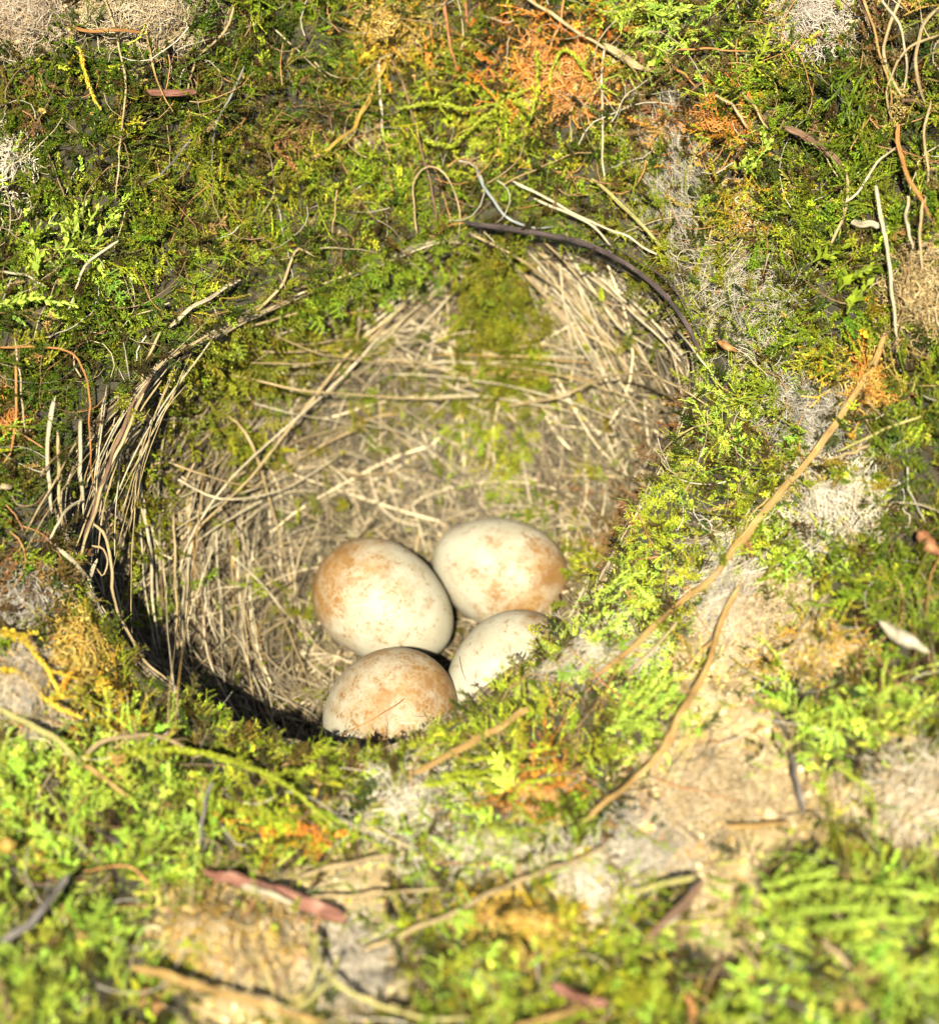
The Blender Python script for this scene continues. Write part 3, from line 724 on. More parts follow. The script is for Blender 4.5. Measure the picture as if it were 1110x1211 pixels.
def stem(name, cat, label, colk, r, pts, lift=2.5, flat=.6, bow=0, group=None, eggs=True, taper=.35, n=None, knots=0, stiff=4, rough=.35, span=None, strands=None):
    pts = np.array(pts, float); L = np.linalg.norm(np.diff(pts, axis=0), axis=1).sum(); n = n or int(np.clip(L / 9, 12, 60))
    q = lay(pts, n, (lift + (-.7 if pts[:, 1].mean() < 690 or r < .1 or lift < 2 else .9)) * 1e-3, bow * 1e-3, eggs, rough * 1e-3, stiff, span)
    tt = np.linspace(0, 1, n); rad = r * .6e-3 * (1 - taper * tt ** 2) * np.array([1 + .22 * mnoise.noise(Vector((i * .5, r * 99, L))) for i in range(n)])
    for _ in range(knots):
        k = random.uniform(.1, .9); rad = rad * (1 + .35 * np.exp(-((tt - k) / .02) ** 2))
    rad[0] *= .5; rad[-1] *= .3
    k = 5 if (strands or r >= .45) else 1; k = strands or k; sd = 7 if k == 1 else 5
    T = unit(np.gradient(q, axis=0)); B = unit(np.cross(T, -F)); Nn = np.cross(B, T)
    V, FC, G = [], [], []; off = 0
    aa = np.arange(sd) * 2 * math.pi / sd; cum = np.r_[0, np.cumsum(np.linalg.norm(np.diff(q, axis=0), axis=1))]
    tw = random.uniform(-1.2, 1.2); ph = random.random() * 6
    for j in range(k):                                            # a stem is a few splitting fibres grown together
        if k == 1: qq, rr2 = q, rad
        else:
            an = ph + j * 2 * math.pi / k + tw * tt + np.array([.5 * mnoise.noise(Vector((i * .22, j * 7.7, ph))) for i in range(n)])
            om = (.52 + .25 * np.array([mnoise.noise(Vector((i * .3, j * 3.1, ph + 9))) for i in range(n)]))
            qq = q + (B * np.cos(an)[:, None] + flat * Nn * np.sin(an)[:, None]) * (rad * om)[:, None]
            rr2 = rad * random.uniform(.42, .62)
            fr = .22 if k > 6 else .08; e0, e1 = random.uniform(0, fr), 1 - random.uniform(0, fr)
            qq = np.stack([np.interp(np.linspace(e0, e1, n), tt, qq[:, m]) for m in range(3)], 1)
        v, f = tubes(qq[None], rr2[None], sd, flat if k == 1 else max(flat, .55))
        m_ = len(v); v = np.vstack([v, qq[0], qq[-1]]); b = (n - 1) * sd
        FC += (f + off).tolist() + [[m_ + off, i + off, (i + 1) % sd + off] for i in range(sd)] + [[m_ + 1 + off, b + (i + 1) % sd + off, b + i + off] for i in range(sd)]
        sg = np.stack([np.tile(np.cos(aa), n), np.tile(np.sin(aa), n), np.repeat(cum * 120, sd)], 1)
        G.append(np.vstack([sg, sg[0], sg[-1]]) + random.random() * 50 + j * 3); V.append(v); off += len(v)
    if r >= .5 and cat in ('stem', 'stick', 'twig', 'root'):      # broken side shoots and peeling fibres
        for _ in range(random.randint(2, 5)):
            i0 = random.randint(2, n - 4); an = random.random() * 6.3; dv = unit(T[i0] * random.choice((1, 1, -.5)) + (B[i0] * math.cos(an) + Nn[i0] * abs(math.sin(an))) * random.uniform(.3, .9))
            ln = r * random.uniform(1.5, 5) * 1e-3; qq = np.array([q[i0] + dv * ln * u + Nn[i0] * ln * .2 * u * u for u in np.linspace(0, 1, 5)]); rr2 = rad[i0] * random.uniform(.15, .4) * np.linspace(1, .4, 5)
            v, f = tubes(qq[None], rr2[None], 4); FC += (f + off).tolist(); V.append(v); G.append(np.tile(np.array([[.3, .7, 1.]]), (len(v), 1)) + random.random() * 40); off += len(v)
    v = np.vstack(V); c = v.mean(0); me = bpy.data.meshes.new(name)
    me.from_pydata((v - c).tolist(), [], FC); me.polygons.foreach_set('use_smooth', np.ones(len(me.polygons), bool)); me.materials.append(MST[colk]); me.update()
    sg = np.vstack(G)
    set_attr(me, 'grain', 'FLOAT_VECTOR', 'POINT', sg.astype(np.float32))
    o = link(name, me, label=label, cat=cat, group=group); o.location = c; return o

S = stem
S('dry_stem', 'stem', 'longest orange-brown stem, slanting down the right rim of the nest hole', 'ochre', .85, [(1050, 390), (1025, 445), (985, 503), (945, 555), (905, 605), (872, 643), (845, 680), (800, 715), (760, 755), (715, 793), (686, 810)], 3.6, knots=4)
S('dry_stem', 'stem', 'tan stem below the longest one, bending down across bare soil', 'ochre', .75, [(876, 688), (852, 735), (836, 790), (803, 848), (785, 885), (745, 925), (680, 978)], 3.2, knots=3)
S('dry_stem', 'stem', 'thin ochre stem crossing the soil just beside the bending tan stem', 'ochre', .4, [(857, 725), (845, 752), (815, 785), (800, 795)], 2.5)
S('dry_stem', 'stem', 'thin side stem running alongside the lower end of the longest stem', 'tan', .35, [(800, 735), (770, 768), (740, 800)], 3.0)
S('dry_stem', 'stem', 'flat tan stem pressed into the moss of the front lip', 'ochre', .8, [(628, 838), (590, 860), (545, 885), (508, 905), (478, 920)], 2.6, .45)
S('grass_straw', 'straw', 'very thin straw leaning across the lowest egg', 'orange', .16, [(478, 826), (440, 850), (412, 866), (388, 882)], 1.2, stiff=2)
S('dry_stem', 'stem', 'pale straw running up to the right over the front bank', 'tan', .62, [(425, 1124), (470, 1108), (525, 1083), (575, 1058), (625, 1038), (680, 1018), (722, 996)], 3.4)
S('dry_stem', 'stem', 'tan stem just above the reddish bark strip', 'tan', .62, [(345, 1040), (395, 1026), (440, 1015), (465, 1012)], 3.2)
S('dry_stem', 'stem', 'slim stem behind the reddish bark strip, lying level', 'tan', .36, [(365, 1062), (410, 1060), (460, 1056), (525, 1052)], 3.0)
S('dry_stem', 'stem', 'blurred tan stem running out of the bottom edge below the pale mound', 'ochre', .8, [(155, 1140), (200, 1155), (260, 1174), (320, 1192), (395, 1214)], 4.0)
S('brown_stick', 'stick', 'short brown stick on the pale soil at lower right', 'brown', .95, [(832, 1040), (815, 1062), (790, 1088), (755, 1120)], 3.2, taper=.1)
S('dry_stem', 'stem', 'stubby yellow stem meeting the top of the short brown stick', 'yellow', .75, [(826, 1037), (790, 1042), (765, 1050), (742, 1057)], 3.0)
S('dry_stem', 'stem', 'yellow-tan stem at the left edge below the grey fibre clump', 'yellow', .72, [(-8, 835), (30, 855), (62, 873), (98, 903)], 3.6)
S('dry_stem', 'stem', 'short tan stem continuing right of the left edge stem', 'ochre', .5, [(100, 905), (125, 922), (152, 945)], 3.2)
S('dry_stem', 'stem', 'arched tan stem over the golden moss near the lower left rim', 'tan', .55, [(100, 892), (120, 878), (150, 870), (190, 872), (215, 882), (236, 894)], 3.5, bow=1.5)
S('grey_stalk', 'stalk', 'thin grey stalk standing above the reddish bark strip', 'grey', .42, [(252, 925), (243, 945), (239, 975), (236, 1005)], 3.2)
S('grey_twig', 'twig', 'dark grey twig, blurred, in the bright moss at lower left', 'grey', .95, [(84, 1032), (62, 1062), (35, 1092), (-4, 1120)], 4.4)
S('grey_twig', 'twig', 'short dark twig half sunk in moss above the blurred grey twig', 'dark', .7, [(112, 978), (128, 988), (142, 1000)], 3.0)
S('dry_stem', 'stem', 'slim dark tan stem in the bottom left corner', 'brown', .5, [(-5, 1150), (8, 1180), (18, 1215)], 3.5)
S('wiry_root', 'root', 'thin orange root arching from the left edge down to the rim straws', 'orange', .24, [(-6, 411), (30, 410), (70, 413), (95, 430), (106, 470), (107, 520), (110, 585)], 3.5, stiff=8)
S('wiry_root', 'root', 'orange root hanging below the arching root at the left edge', 'orange', .3, [(18, 430), (20, 480), (14, 530), (2, 552)], 3.0)
S('wiry_root', 'root', 'pale thread beside the hanging orange root at the left edge', 'pale', .2, [(18, 400), (24, 450), (27, 490), (32, 520)], 3.2)
for lab, ck_, r_, pts_ in [('outermost upright straw of the left rim bundle', 'pale', .5, [(66, 467), (57, 510), (57, 560), (62, 612)]),
        ('second upright straw in from the left edge of the rim bundle', 'tan', .42, [(68, 510), (70, 560), (72, 610), (77, 640)]),
        ('straight upright straw right of the two outer rim straws', 'pale', .5, [(96, 490), (95, 530), (97, 575), (99, 610)]),
        ('pale straw forking to the lower left of the rim bundle', 'pale', .4, [(96, 592), (78, 605), (66, 625), (60, 640)]),
        ('broken pale straw slanting down from the foot of the rim bundle', 'pale', .55, [(55, 635), (75, 652), (95, 672), (112, 692)]),
        ('short stub of straw under the rim bundle', 'pale', .5, [(116, 660), (108, 680), (102, 700)]),
        ('straw curling into a loop below the rim bundle', 'tan', .25, [(108, 645), (122, 650), (127, 668), (122, 680), (112, 672)]),
        ('long straw bowing from the left rim down into the dark crevice', 'tan', .35, [(108, 618), (125, 635), (132, 670), (134, 705), (150, 745), (175, 785), (200, 805)])]:
    S('rim_straw', 'straw', lab, ck_, r_, pts_, 2.8, .7, stiff=6, span=.004)
for i_, (ck_, r_, pts_) in enumerate([('tan', .5, [(248, 395), (190, 432), (160, 480), (140, 530), (118, 590), (104, 640)]), ('brown', .42, [(182, 440), (155, 490), (132, 545), (112, 600), (95, 660)]), ('tan', .4, [(170, 465), (148, 515), (128, 560), (105, 625), (88, 690)]), ('brown', .45, [(160, 470), (140, 520), (120, 575), (98, 640)])]):
    S('rim_straw', 'straw', ('outermost thick straw of the sweep over the left rim, reaching highest', 'brown second straw of the sweep over the left rim', 'tan straw of the sweep over the left rim, ending lowest', 'innermost brown straw of the sweep over the left rim')[i_], ck_, r_, pts_, 1.6 + .3 * i_, .8, group='straws swept over the left rim', stiff=6, span=.002)
S('rim_straw', 'straw', 'pale straw with a cut end pointing up over the upper left rim', 'pale', .55, [(284, 330), (250, 350), (222, 368), (196, 392)], 2.8)
S('rim_straw', 'straw', 'stout split straw just below the cut pale straw', 'tan', .75, [(258, 386), (235, 402), (212, 418), (192, 435)], 2.4)
S('rim_straw', 'straw', 'straw hanging down from the left end of the cut pale straw', 'tan', .35, [(190, 392), (172, 432), (168, 465), (174, 495), (182, 570)], 1.6, eggs=False)
S('rim_straw', 'straw', 'bent straw rising to a knee above the upper left rim', 'tan', .4, [(285, 383), (330, 342), (350, 295), (372, 304)], 2.4)
# long straws inside the hole: they belong to the nest but read singly
def inner(ck_, r_, pts_, lift=1.6, flat=.75, span=None):
    o = S('straw', None, None, ck_, r_, pts_, lift, flat, eggs=False, span=span, strands=1, n=14); del_ = o.location.copy(); o.parent = nest; o.matrix_parent_inverse = NI
# straws that lie in sheaves: (start box, end box, bend, count, lift range)
def sheaf(sa, sb, bend, n, lift=(.6, 2.6), r=(.13, .30), span=None):
    for i in range(n):
        u = random.random(); j = lambda k: random.gauss(0, k)
        a_ = np.array(sa[0]) * (1 - u) + np.array(sa[1]) * u + (j(10), j(10)); b_ = np.array(sb[0]) * (1 - u) + np.array(sb[1]) * u + (j(16), j(16))
        if random.random() < .25: b_ = b_ + (j(60), j(50))
        dv = b_ - a_; nv = np.array([-dv[1], dv[0]]); mid = (a_ + b_) / 2 + nv * (bend + j(.04))
        t0, t1 = random.uniform(-.05, .3), random.uniform(.6, 1.05)
        pt = [(1 - t) ** 2 * a_ + 2 * t * (1 - t) * mid + t * t * b_ for t in np.linspace(t0, t1, 6)]
        inner(random.choices(('pale', 'tan', 'brown', 'ochre'), (6, 4, .5, .5))[0], random.uniform(*r), pt, random.uniform(*lift), random.uniform(.4, .9), span)
sheaf([(560, 278), (700, 300)], [(740, 470), (835, 440)], -.12, 38, (1.2, 3.4), (.18, .42))
sheaf([(590, 300), (660, 290)], [(690, 440), (780, 500)], -.05, 14, (1.2, 3.4), (.18, .4))
sheaf([(545, 325), (470, 320)], [(400, 440), (370, 400)], -.03, 20, (1.2, 3.4), (.18, .4))
sheaf([(262, 385), (180, 440)], [(120, 690), (70, 640)], .14, 12, (.2, 3.0), r=(.11, .26), span=.004)
sheaf([(270, 380), (150, 460)], [(140, 720), (75, 620)], .10, 9, (.3, 2.5), r=(.1, .22), span=.007)
sheaf([(190, 470), (100, 470)], [(150, 760), (80, 640)], .05, 12, (.5, 2.5), r=(.1, .25), span=.007)
sheaf([(180, 520), (300, 640)], [(185, 800), (330, 860)], .04, 30)
sheaf([(330, 350), (250, 450)], [(560, 300), (420, 470)], .10, 14, (1.4, 3.2), (.14, .32))
sheaf([(420, 460), (520, 420)], [(690, 520), (720, 420)], -.10, 14, (1.2, 3.0), (.14, .3))
sheaf([(350, 640), (560, 590)], [(330, 560), (420, 470)], .05, 12)
sheaf([(330, 580), (480, 470)], [(215, 690), (300, 560)], .1, 12)
sheaf([(690, 520), (760, 500)], [(680, 660), (730, 640)], -.05, 12)
for a in [('pale', .36, [(470, 370), (430, 420), (400, 450), (330, 512), (262, 580), (220, 650), (205, 720)]), ('pale', .36, [(350, 430), (344, 470), (350, 520), (360, 562)]), ('tan', .4, [(520, 330), (430, 400), (370, 470), (300, 560), (230, 630), (210, 680)]),
          ('tan', .36, [(250, 480), (285, 505), (310, 560), (335, 650), (345, 690)]), ('pale', .4, [(158, 540), (170, 590), (178, 650), (180, 710), (192, 780)]), ('pale', .38, [(186, 590), (176, 640), (180, 690)]), ('tan', .3, [(170, 500), (175, 560)]),
          ('tan', .42, [(640, 290), (690, 330), (720, 380), (740, 440)]), ('pale', .42, [(665, 290), (700, 340), (735, 390), (790, 420)]), ('pale', .45, [(690, 310), (740, 350), (790, 400), (825, 440)]), ('tan', .36, [(600, 480), (660, 470), (720, 445), (762, 443), (800, 455), (838, 480)]),
          ('pale', .4, [(565, 438), (600, 452), (640, 480), (670, 510)]), ('tan', .35, [(745, 500), (750, 550), (742, 612)]), ('pale', .3, [(700, 460), (718, 520), (735, 570)]), ('tan', .35, [(400, 440), (440, 415), (500, 400)]), ('pale', .33, [(230, 600), (225, 660), (215, 720), (222, 790)]),
          ('tan', .36, [(330, 650), (345, 690), (338, 700)]), ('pale', .3, [(260, 700), (280, 750), (300, 800), (320, 850)]), ('tan', .28, [(360, 540), (420, 560), (500, 555)]), ('pale', .3, [(370, 350), (420, 352), (480, 345)]), ('tan', .42, [(640, 360), (700, 400), (760, 430)]),
          ('pale', .36, [(690, 290), (760, 330), (800, 370)]), ('tan', .3, [(430, 330), (425, 390), (415, 450)]), ('pale', .3, [(660, 300), (670, 370), (700, 430), (760, 470)]), ('pale', .35, [(200, 560), (260, 590), (330, 580), (400, 540)]), ('tan', .3, [(180, 540), (240, 560), (290, 575), (350, 575)]),
          ('pale', .3, [(250, 640), (300, 680), (350, 740), (380, 760)]), ('tan', .35, [(440, 325), (380, 360), (300, 385), (240, 400)]), ('pale', .28, [(690, 590), (715, 620), (720, 660)]), ('tan', .26, [(640, 585), (670, 600), (690, 640), (695, 680)])]:
    inner(*a)
S('bark_ribbon', 'bark', 'dark ribbon of bark edging the top right of the nest hole', 'dark', .8, [(545, 263), (590, 268), (640, 276), (690, 287), (740, 312), (780, 342), (808, 378), (828, 420)], 4.6, .4, taper=.3, span=.002)
S('bark_ribbon', 'bark', 'thin dark strand running beside the dark ribbon of bark', 'dark', .2, [(700, 285), (750, 305), (790, 335), (815, 370), (835, 415)], 3.2, .6, span=.003)
S('grass_loop', 'straw', 'thin straw bent into an upright loop above the top of the hole', 'tan', .28, [(494, 276), (490, 240), (490, 215), (503, 199), (522, 204), (536, 225), (543, 250), (541, 278)], 3.0, bow=2)
S('grass_straw', 'straw', 'bluish pale straw curving down beside the upright loop', 'blue', .36, [(563, 202), (578, 230), (598, 256), (625, 268), (655, 269)], 2.6)
S('grass_straw', 'straw', 'longer of two pale straws above the dark bark ribbon', 'pale', .36, [(605, 214), (655, 240), (705, 265), (745, 283), (785, 305)], 3.0)
S('grass_straw', 'straw', 'shorter of two pale straws above the dark bark ribbon', 'pale', .36, [(632, 234), (675, 252), (706, 272), (725, 292)], 3.2)
S('grass_straw', 'straw', 'bright yellow straw slanting down at the top right of the hole', 'yellow', .48, [(698, 210), (728, 236), (760, 268), (778, 288), (792, 308)], 3.2)
S('dry_stem', 'stem', 'tan stem slanting from the top edge over the orange moss', 'tan', .42, [(612, -8), (650, 15), (690, 42), (725, 62), (752, 78)], 3.0)
S('brown_stick', 'stick', 'flattened buff stick end right of the orange moss', 'tan', 1.1, [(712, 52), (735, 68), (758, 80), (786, 84)], 3.0, .5)
S('wiry_root', 'root', 'thin orange root rising from the orange moss to the top edge', 'orange', .32, [(668, -6), (662, 25), (652, 50), (644, 80)], 3.2)
S('grass_straw', 'straw', 'thin upright pale straw hanging below the buff stick end', 'pale', .3, [(716, 45), (712, 90), (711, 150), (714, 215)], 3.0)
S('grass_straw', 'straw', 'short chalky straw hanging upright at the top centre', 'pale', .42, [(447, 72), (449, 105), (451, 135), (453, 168)], 3.0)
S('ochre_root', 'root', 'knotted ochre root curling down from the curled clump at the top', 'gold', .6, [(453, 62), (446, 90), (438, 115), (424, 138), (408, 160), (385, 178), (358, 186)], 2.8, knots=5, rough=1.2)
S('dry_stem', 'stem', 'slim brown stalk running down to the upright straw loop', 'brown', .34, [(462, 65), (480, 110), (495, 160), (508, 210), (516, 262)], 2.8)
S('wiry_root', 'root', 'reddish root hanging left of the orange moss', 'rust', .42, [(526, -5), (528, 30), (533, 55), (540, 85)], 2.6)
S('wiry_root', 'root', 'second reddish root hanging close beside the first near the top', 'rust', .36, [(551, -5), (550, 25), (553, 48)], 2.6)
S('grass_straw', 'straw', 'long thin straw hanging near the top left felt clump', 'tan', .26, [(122, -6), (136, 35), (145, 75), (147, 125), (141, 180), (136, 240)], 3.4)
S('grass_straw', 'straw', 'straw crossing the felt clump at top left down to the pinkish chip', 'ochre', .28, [(170, -6), (174, 40), (181, 80), (192, 110), (205, 132)], 3.2)
S('grass_straw', 'straw', 'kinked straw right of the felt clump at top left', 'tan', .32, [(276, 8), (268, 34), (240, 62), (228, 82), (220, 118)], 3.2)
S('grass_straw', 'straw', 'greyish straw alone in the dark moss at upper left', 'grey', .3, [(288, 78), (272, 115), (257, 145), (251, 180), (249, 205)], 3.0)
S('grass_straw', 'straw', 'slim grey straw leaning left in the middle of the upper left moss', 'grey', .28, [(226, 163), (205, 190), (185, 210), (168, 224)], 2.8)
S('bark_chip', 'chip', 'short flat pinkish chip in the moss at upper left', 'pink', .95, [(168, 109), (190, 109), (210, 110), (231, 108)], 3.2, .5, taper=0)
S('orange_twig', 'twig', 'orange twiglet under the felt clump at top left', 'orange', .45, [(84, 32), (110, 36), (140, 35), (172, 37)], 3.2)
S('dry_stem', 'stem', 'pale bent straw arching through the leafy moss at the left', 'pale', .34, [(140, 285), (115, 300), (98, 320), (88, 348), (80, 372)], 3.6)
S('grass_straw', 'straw', 'pale straw entering from the left edge above the frond', 'pale', .3, [(-5, 322), (25, 324), (55, 338)], 3.4)
S('brown_twig', 'twig', 'forked brown twig in the middle of the upper right moss', 'brown', .85, [(926, 150), (950, 160), (970, 175), (990, 192), (1000, 206)], 3.6, taper=.25, knots=2)
S('brown_twig', 'twig', 'thin lower end of the forked brown twig', 'tan', .36, [(1000, 204), (1001, 235), (992, 268), (978, 298), (962, 318)], 3.2)
for lab, ck_, r_, pts_ in [('leftmost long stem of the tangle at the upper right edge', 'tan', .42, [(1068, -8), (1050, 32), (1046, 70), (1056, 100), (1068, 118)]), ('curving tan stem in the tangle at the upper right corner', 'tan', .46, [(1112, 8), (1092, 30), (1083, 58), (1084, 90), (1096, 125)]),
        ('orange-brown stem hanging below the tangle at the right edge', 'orange', .55, [(1062, 145), (1062, 178), (1074, 210), (1090, 238), (1102, 262)]), ('brown bow of stem under the corner tangle', 'brown', .5, [(1058, 128), (1068, 118), (1085, 120), (1097, 130)]),
        ('short brown stem left in the corner tangle', 'brown', .45, [(1015, -5), (1025, 20), (1032, 42)]), ('straight pale stem dropping between tangle and soil at right', 'pale', .46, [(1034, 218), (1042, 260), (1050, 310), (1056, 360), (1060, 402)]),
        ('thin pale stem crossing the corner tangle', 'pale', .3, [(1040, -6), (1062, 30), (1072, 70), (1068, 110)]), ('pale stem looping widest at the top right corner', 'tan', .3, [(1112, 40), (1070, 60), (1048, 110), (1060, 150)]), ('thin stem dropping along the right edge beside the bow of stem', 'tan', .3, [(1100, 120), (1092, 160), (1098, 210), (1090, 250)]), ('slim straight stem left of the tangle, running up to the top edge', 'ochre', .3, [(1020, -6), (1036, 50), (1050, 100), (1054, 150)]), ('crooked pale stem just above the small whitish chip', 'pale', .34, [(1000, 240), (1020, 220), (1040, 190), (1062, 170)]), ('tan stem meeting the buff dead moss clump from above', 'tan', .36, [(1090, 240), (1086, 280), (1092, 325)]), ('short pale stem below the orange-brown hanging stem', 'pale', .42, [(1072, 232), (1072, 262), (1078, 295)])]:
    S('tangled_stem', 'stem', lab, ck_, r_, pts_, 4.0, .8, bow=1.0)
S('bark_chip', 'chip', 'small whitish chip lying level beside the straight pale stem', 'pale', .85, [(1006, 262), (1022, 265), (1042, 268)], 3.6, .6, taper=0)
S('dry_stem', 'stem', 'tan stem left of the forked brown twig, upper of two', 'tan', .34, [(868, 100), (890, 125), (912, 155)], 3.0)
S('dry_stem', 'stem', 'tan stem left of the forked brown twig, lower of two', 'tan', .4, [(845, 112), (866, 126), (884, 152)], 3.0)
S('wiry_root', 'root', 'straight orange root right of the buff stick end', 'orange', .26, [(800, 58), (840, 59), (886, 61)], 3.0)
S('wiry_root', 'root', 'orange root slanting below the straight orange root', 'orange', .28, [(782, 68), (800, 80), (822, 105)], 3.0)
S('curled_fibre', 'fibre', 'fine curled tendril at the right rim of the hole', 'tan', .2, [(848, 500), (818, 505), (795, 522), (781, 542), (787, 556), (805, 566)], 3.0, bow=1)
S('dry_stem', 'stem', 'longer of two parallel stems right of the longest stem', 'yellow', .36, [(1088, 492), (1055, 504), (1020, 520), (985, 536)], 3.2)
S('dry_stem', 'stem', 'shorter of two parallel stems right of the longest stem', 'tan', .4, [(1028, 526), (1005, 535), (980, 545)], 3.2)
S('curled_fibre', 'fibre', 'pale curled fibre right of the white hair tuft at the right', 'pale', .36, [(1026, 572), (1013, 582), (1010, 600), (1020, 612), (1036, 616)], 3.0)
S('brown_stick', 'stick', 'short level stick in the bare soil at the right', 'ochre', .55, [(860, 976), (895, 976), (935, 972)], 2.4)
S('grey_stalk', 'stalk', 'bent grey stalk standing in the soil right of centre', 'grey', .5, [(934, 890), (940, 915), (946, 940), (950, 965)], 3.0)
S('dry_stem', 'stem', 'upper of the stubby straws in the lower right moss', 'tan', .6, [(970, 1110), (990, 1126), (1008, 1145)], 4.6, taper=.1)
S('dry_stem', 'stem', 'lower left stubby straw at the edge of the lower right moss', 'tan', .5, [(872, 1108), (885, 1128), (898, 1150)], 4.0)
S('pink_stick', 'stick', 'pinkish stick end in the moss at the bottom', 'pink', 1.2, [(652, 1166), (680, 1178), (720, 1192)], 3.4, .7, taper=.1)
S('orange_twig', 'twig', 'orange twig pointing down at the bottom edge', 'orange', .7, [(812, 1176), (818, 1195), (820, 1216)], 3.4)
S('dry_stem', 'stem', 'tan stem at the bottom edge left of the pinkish stick end', 'ochre', .6, [(600, 1216), (640, 1206), (690, 1190), (705, 1172)], 3.4)
for pts_, lab_ in zip(([(375, 1100), (376, 1135), (400, 1165), (440, 1186)], [(362, 1090), (372, 1140), (362, 1180)], [(390, 1160), (440, 1186), (500, 1202), (560, 1205)], [(400, 1130), (385, 1165), (350, 1195)]), ['yellowed blade curving down right, upper edge of the smooth grey felt', 'short upright yellowed blade left of the smooth grey felt', 'longest yellowed blade running along the bottom under the grey felt', 'yellowed blade bent down left beside the smooth grey felt']):
    S('straw_blade', 'straw', lab_, 'yellow', .55, pts_, 3.2, .3, group='yellowed blades by the grey felt')
S('bark_strip', 'bark', 'reddish strip of bark with a pale worn stripe, front left', 'pink', 1.45, [(233, 1026), (275, 1040), (320, 1054), (365, 1070), (412, 1088)], 3.0, .16, taper=-.25, n=30, strands=11)
S('bark_strip', 'bark', 'pale worn sliver lying along the reddish strip of bark', 'pale', .7, [(285, 1048), (315, 1056), (350, 1070)], 4.1, .3)
S('dark_hair', 'hair', 'long dark hair curved over the egg at the back', 'dark', .05, [(560, 640), (600, 648), (640, 668), (660, 700), (640, 724), (600, 732)], .15, 1, stiff=1, rough=.02, n=40)
S('dark_hair', 'hair', 'short dark hair standing beside the lowest egg', 'dark', .07, [(543, 776), (546, 792), (552, 808)], .8, 1, stiff=1, rough=.02)
S('dark_hair', 'hair', 'fine hair hooped over the half hidden cream egg', 'dark', .05, [(582, 790), (582, 765), (592, 742), (610, 732)], .15, 1, stiff=1, rough=.02, n=30)

# ------------------------------------------------------------------ leafy shoots that read singly
M_shoot = {k: leaf_mat('leafy_shoot_' + k, 'OBJECT') for k in ()}
def shoot_mat(k, boost=1.0):
    nm = 'leafy_shoot_' + k
    m = bpy.data.materials.get(nm)
    if m: return m
    m = leaf_mat(nm, 'OBJECT'); c = KIND[k]
    for n in m.node_tree.nodes:
        if n.type == 'ATTRIBUTE' and n.attribute_type == 'OBJECT':
            rgb = m.node_tree.nodes.new('ShaderNodeRGB'); bst = .72 if k == 'bright' else .8 if k == 'yellow' else 1.15; rgb.outputs[0].default_value = (*[x * bst for x in c], 1)
            for l in list(n.outputs['Color'].links): m.node_tree.links.new(rgb.outputs[0], l.to_socket)
    return m
def shoot(label, kind, pts, lf=1.1, dens=1.0, lift=3.0, spread=.75, wide=.26, name='moss_shoot', cat='moss', group=None, branches=0, stemr=.2):
    pts = np.array(pts, float); L = np.linalg.norm(np.diff(pts, axis=0), axis=1).sum()
    q = lay(pts, 14, lift * 1e-3, .3e-3, True, .4e-3); a = Acc()
    leafy(a, q, int(L * .12e-3 / (lf * .16e-3) * dens), lf * 1e-3, lf * wide * 1e-3, spread, stemr * 1e-3, tip=.55)
    for b in range(branches):
        i = random.randint(2, 11); T = unit(q[i + 1] - q[i]); sd = unit(np.cross(T, F)) * random.choice((1, -1))
        d = unit(T * .8 + sd * .8 - F * random.uniform(0, .5)); bl = random.uniform(.002, .0045)
        leafy(a, np.array([q[i] + d * bl * u - F * .0006 * u * u for u in np.linspace(0, 1, 5)]), int(bl / (lf * .2e-3)), lf * .8e-3, lf * wide * .8e-3, spread, stemr * .7e-3)
    v = np.array(a.v)
    return frame_obj(name, v, np.array(a.f), shoot_mat(kind), label, cat, group, False, np.array(a.a, np.float32))
H = shoot
H('feathery yellow-green frond pointing right from the left edge', 'bright', [(-8, 362), (20, 358), (50, 353), (90, 362)], 1.5, 1.2)
H('pale fat moss shoot upright in the left moss, left of the pale bent straw', 'bright', [(45, 325), (42, 300), (38, 275)], 2.2, .8, spread=.6)
for pts_, lab_ in zip(([(95, 290), (105, 265), (118, 245)], [(85, 285), (90, 262), (100, 240)], [(112, 290), (122, 272), (136, 258)], [(75, 300), (82, 275), (80, 255)]), ['middle one of the broad-leaved pale shoots in the left moss', 'left-leaning broad-leaved pale shoot in the left moss, second from the left', 'rightmost broad-leaved pale shoot, above the pale bent straw', 'shortest and leftmost broad-leaved pale shoot of the bunch']):
    H(lab_, 'bright', pts_, 2.2, .8, spread=.6, group='broad-leaved pale shoots')
H('yellow rope-like moss strand below the dark hole at top left', 'gold', [(90, 55), (100, 80), (108, 108), (118, 128)], .9, 2.2, 3.5, .35)
H('chunky yellow-green shoot left of the orange moss', 'yellow', [(500, 165), (530, 172), (560, 150), (600, 115), (625, 105)], 1.0, 1.4, 3.5, .5, branches=3)
H('yellow-green shoot dropping out of the orange moss', 'yellow', [(632, 60), (636, 90), (630, 130), (622, 145)], 1.1, 1.4, 3.8, .5)
H('yellow-green shoot with two arms right below the orange moss', 'yellow', [(700, 95), (670, 60), (655, 75), (650, 100)], 1.0, 1.4, 3.8, .5, branches=2)
H('yellow-green shoot lying level under the orange moss', 'yellow', [(470, 130), (510, 122), (560, 128), (620, 112)], 1.0, 1.3, 3.5, .5, branches=3)
H('leafy bright shoot at the top edge, right of centre', 'bright', [(760, 10), (785, 18), (815, 8)], 1.8, 1.0, 4, .8, branches=3)
H('leafy yellow shoot fanning up in the upper right moss', 'yellow', [(885, 90), (900, 62), (910, 30)], 1.5, 1.1, 4, .8, branches=4)
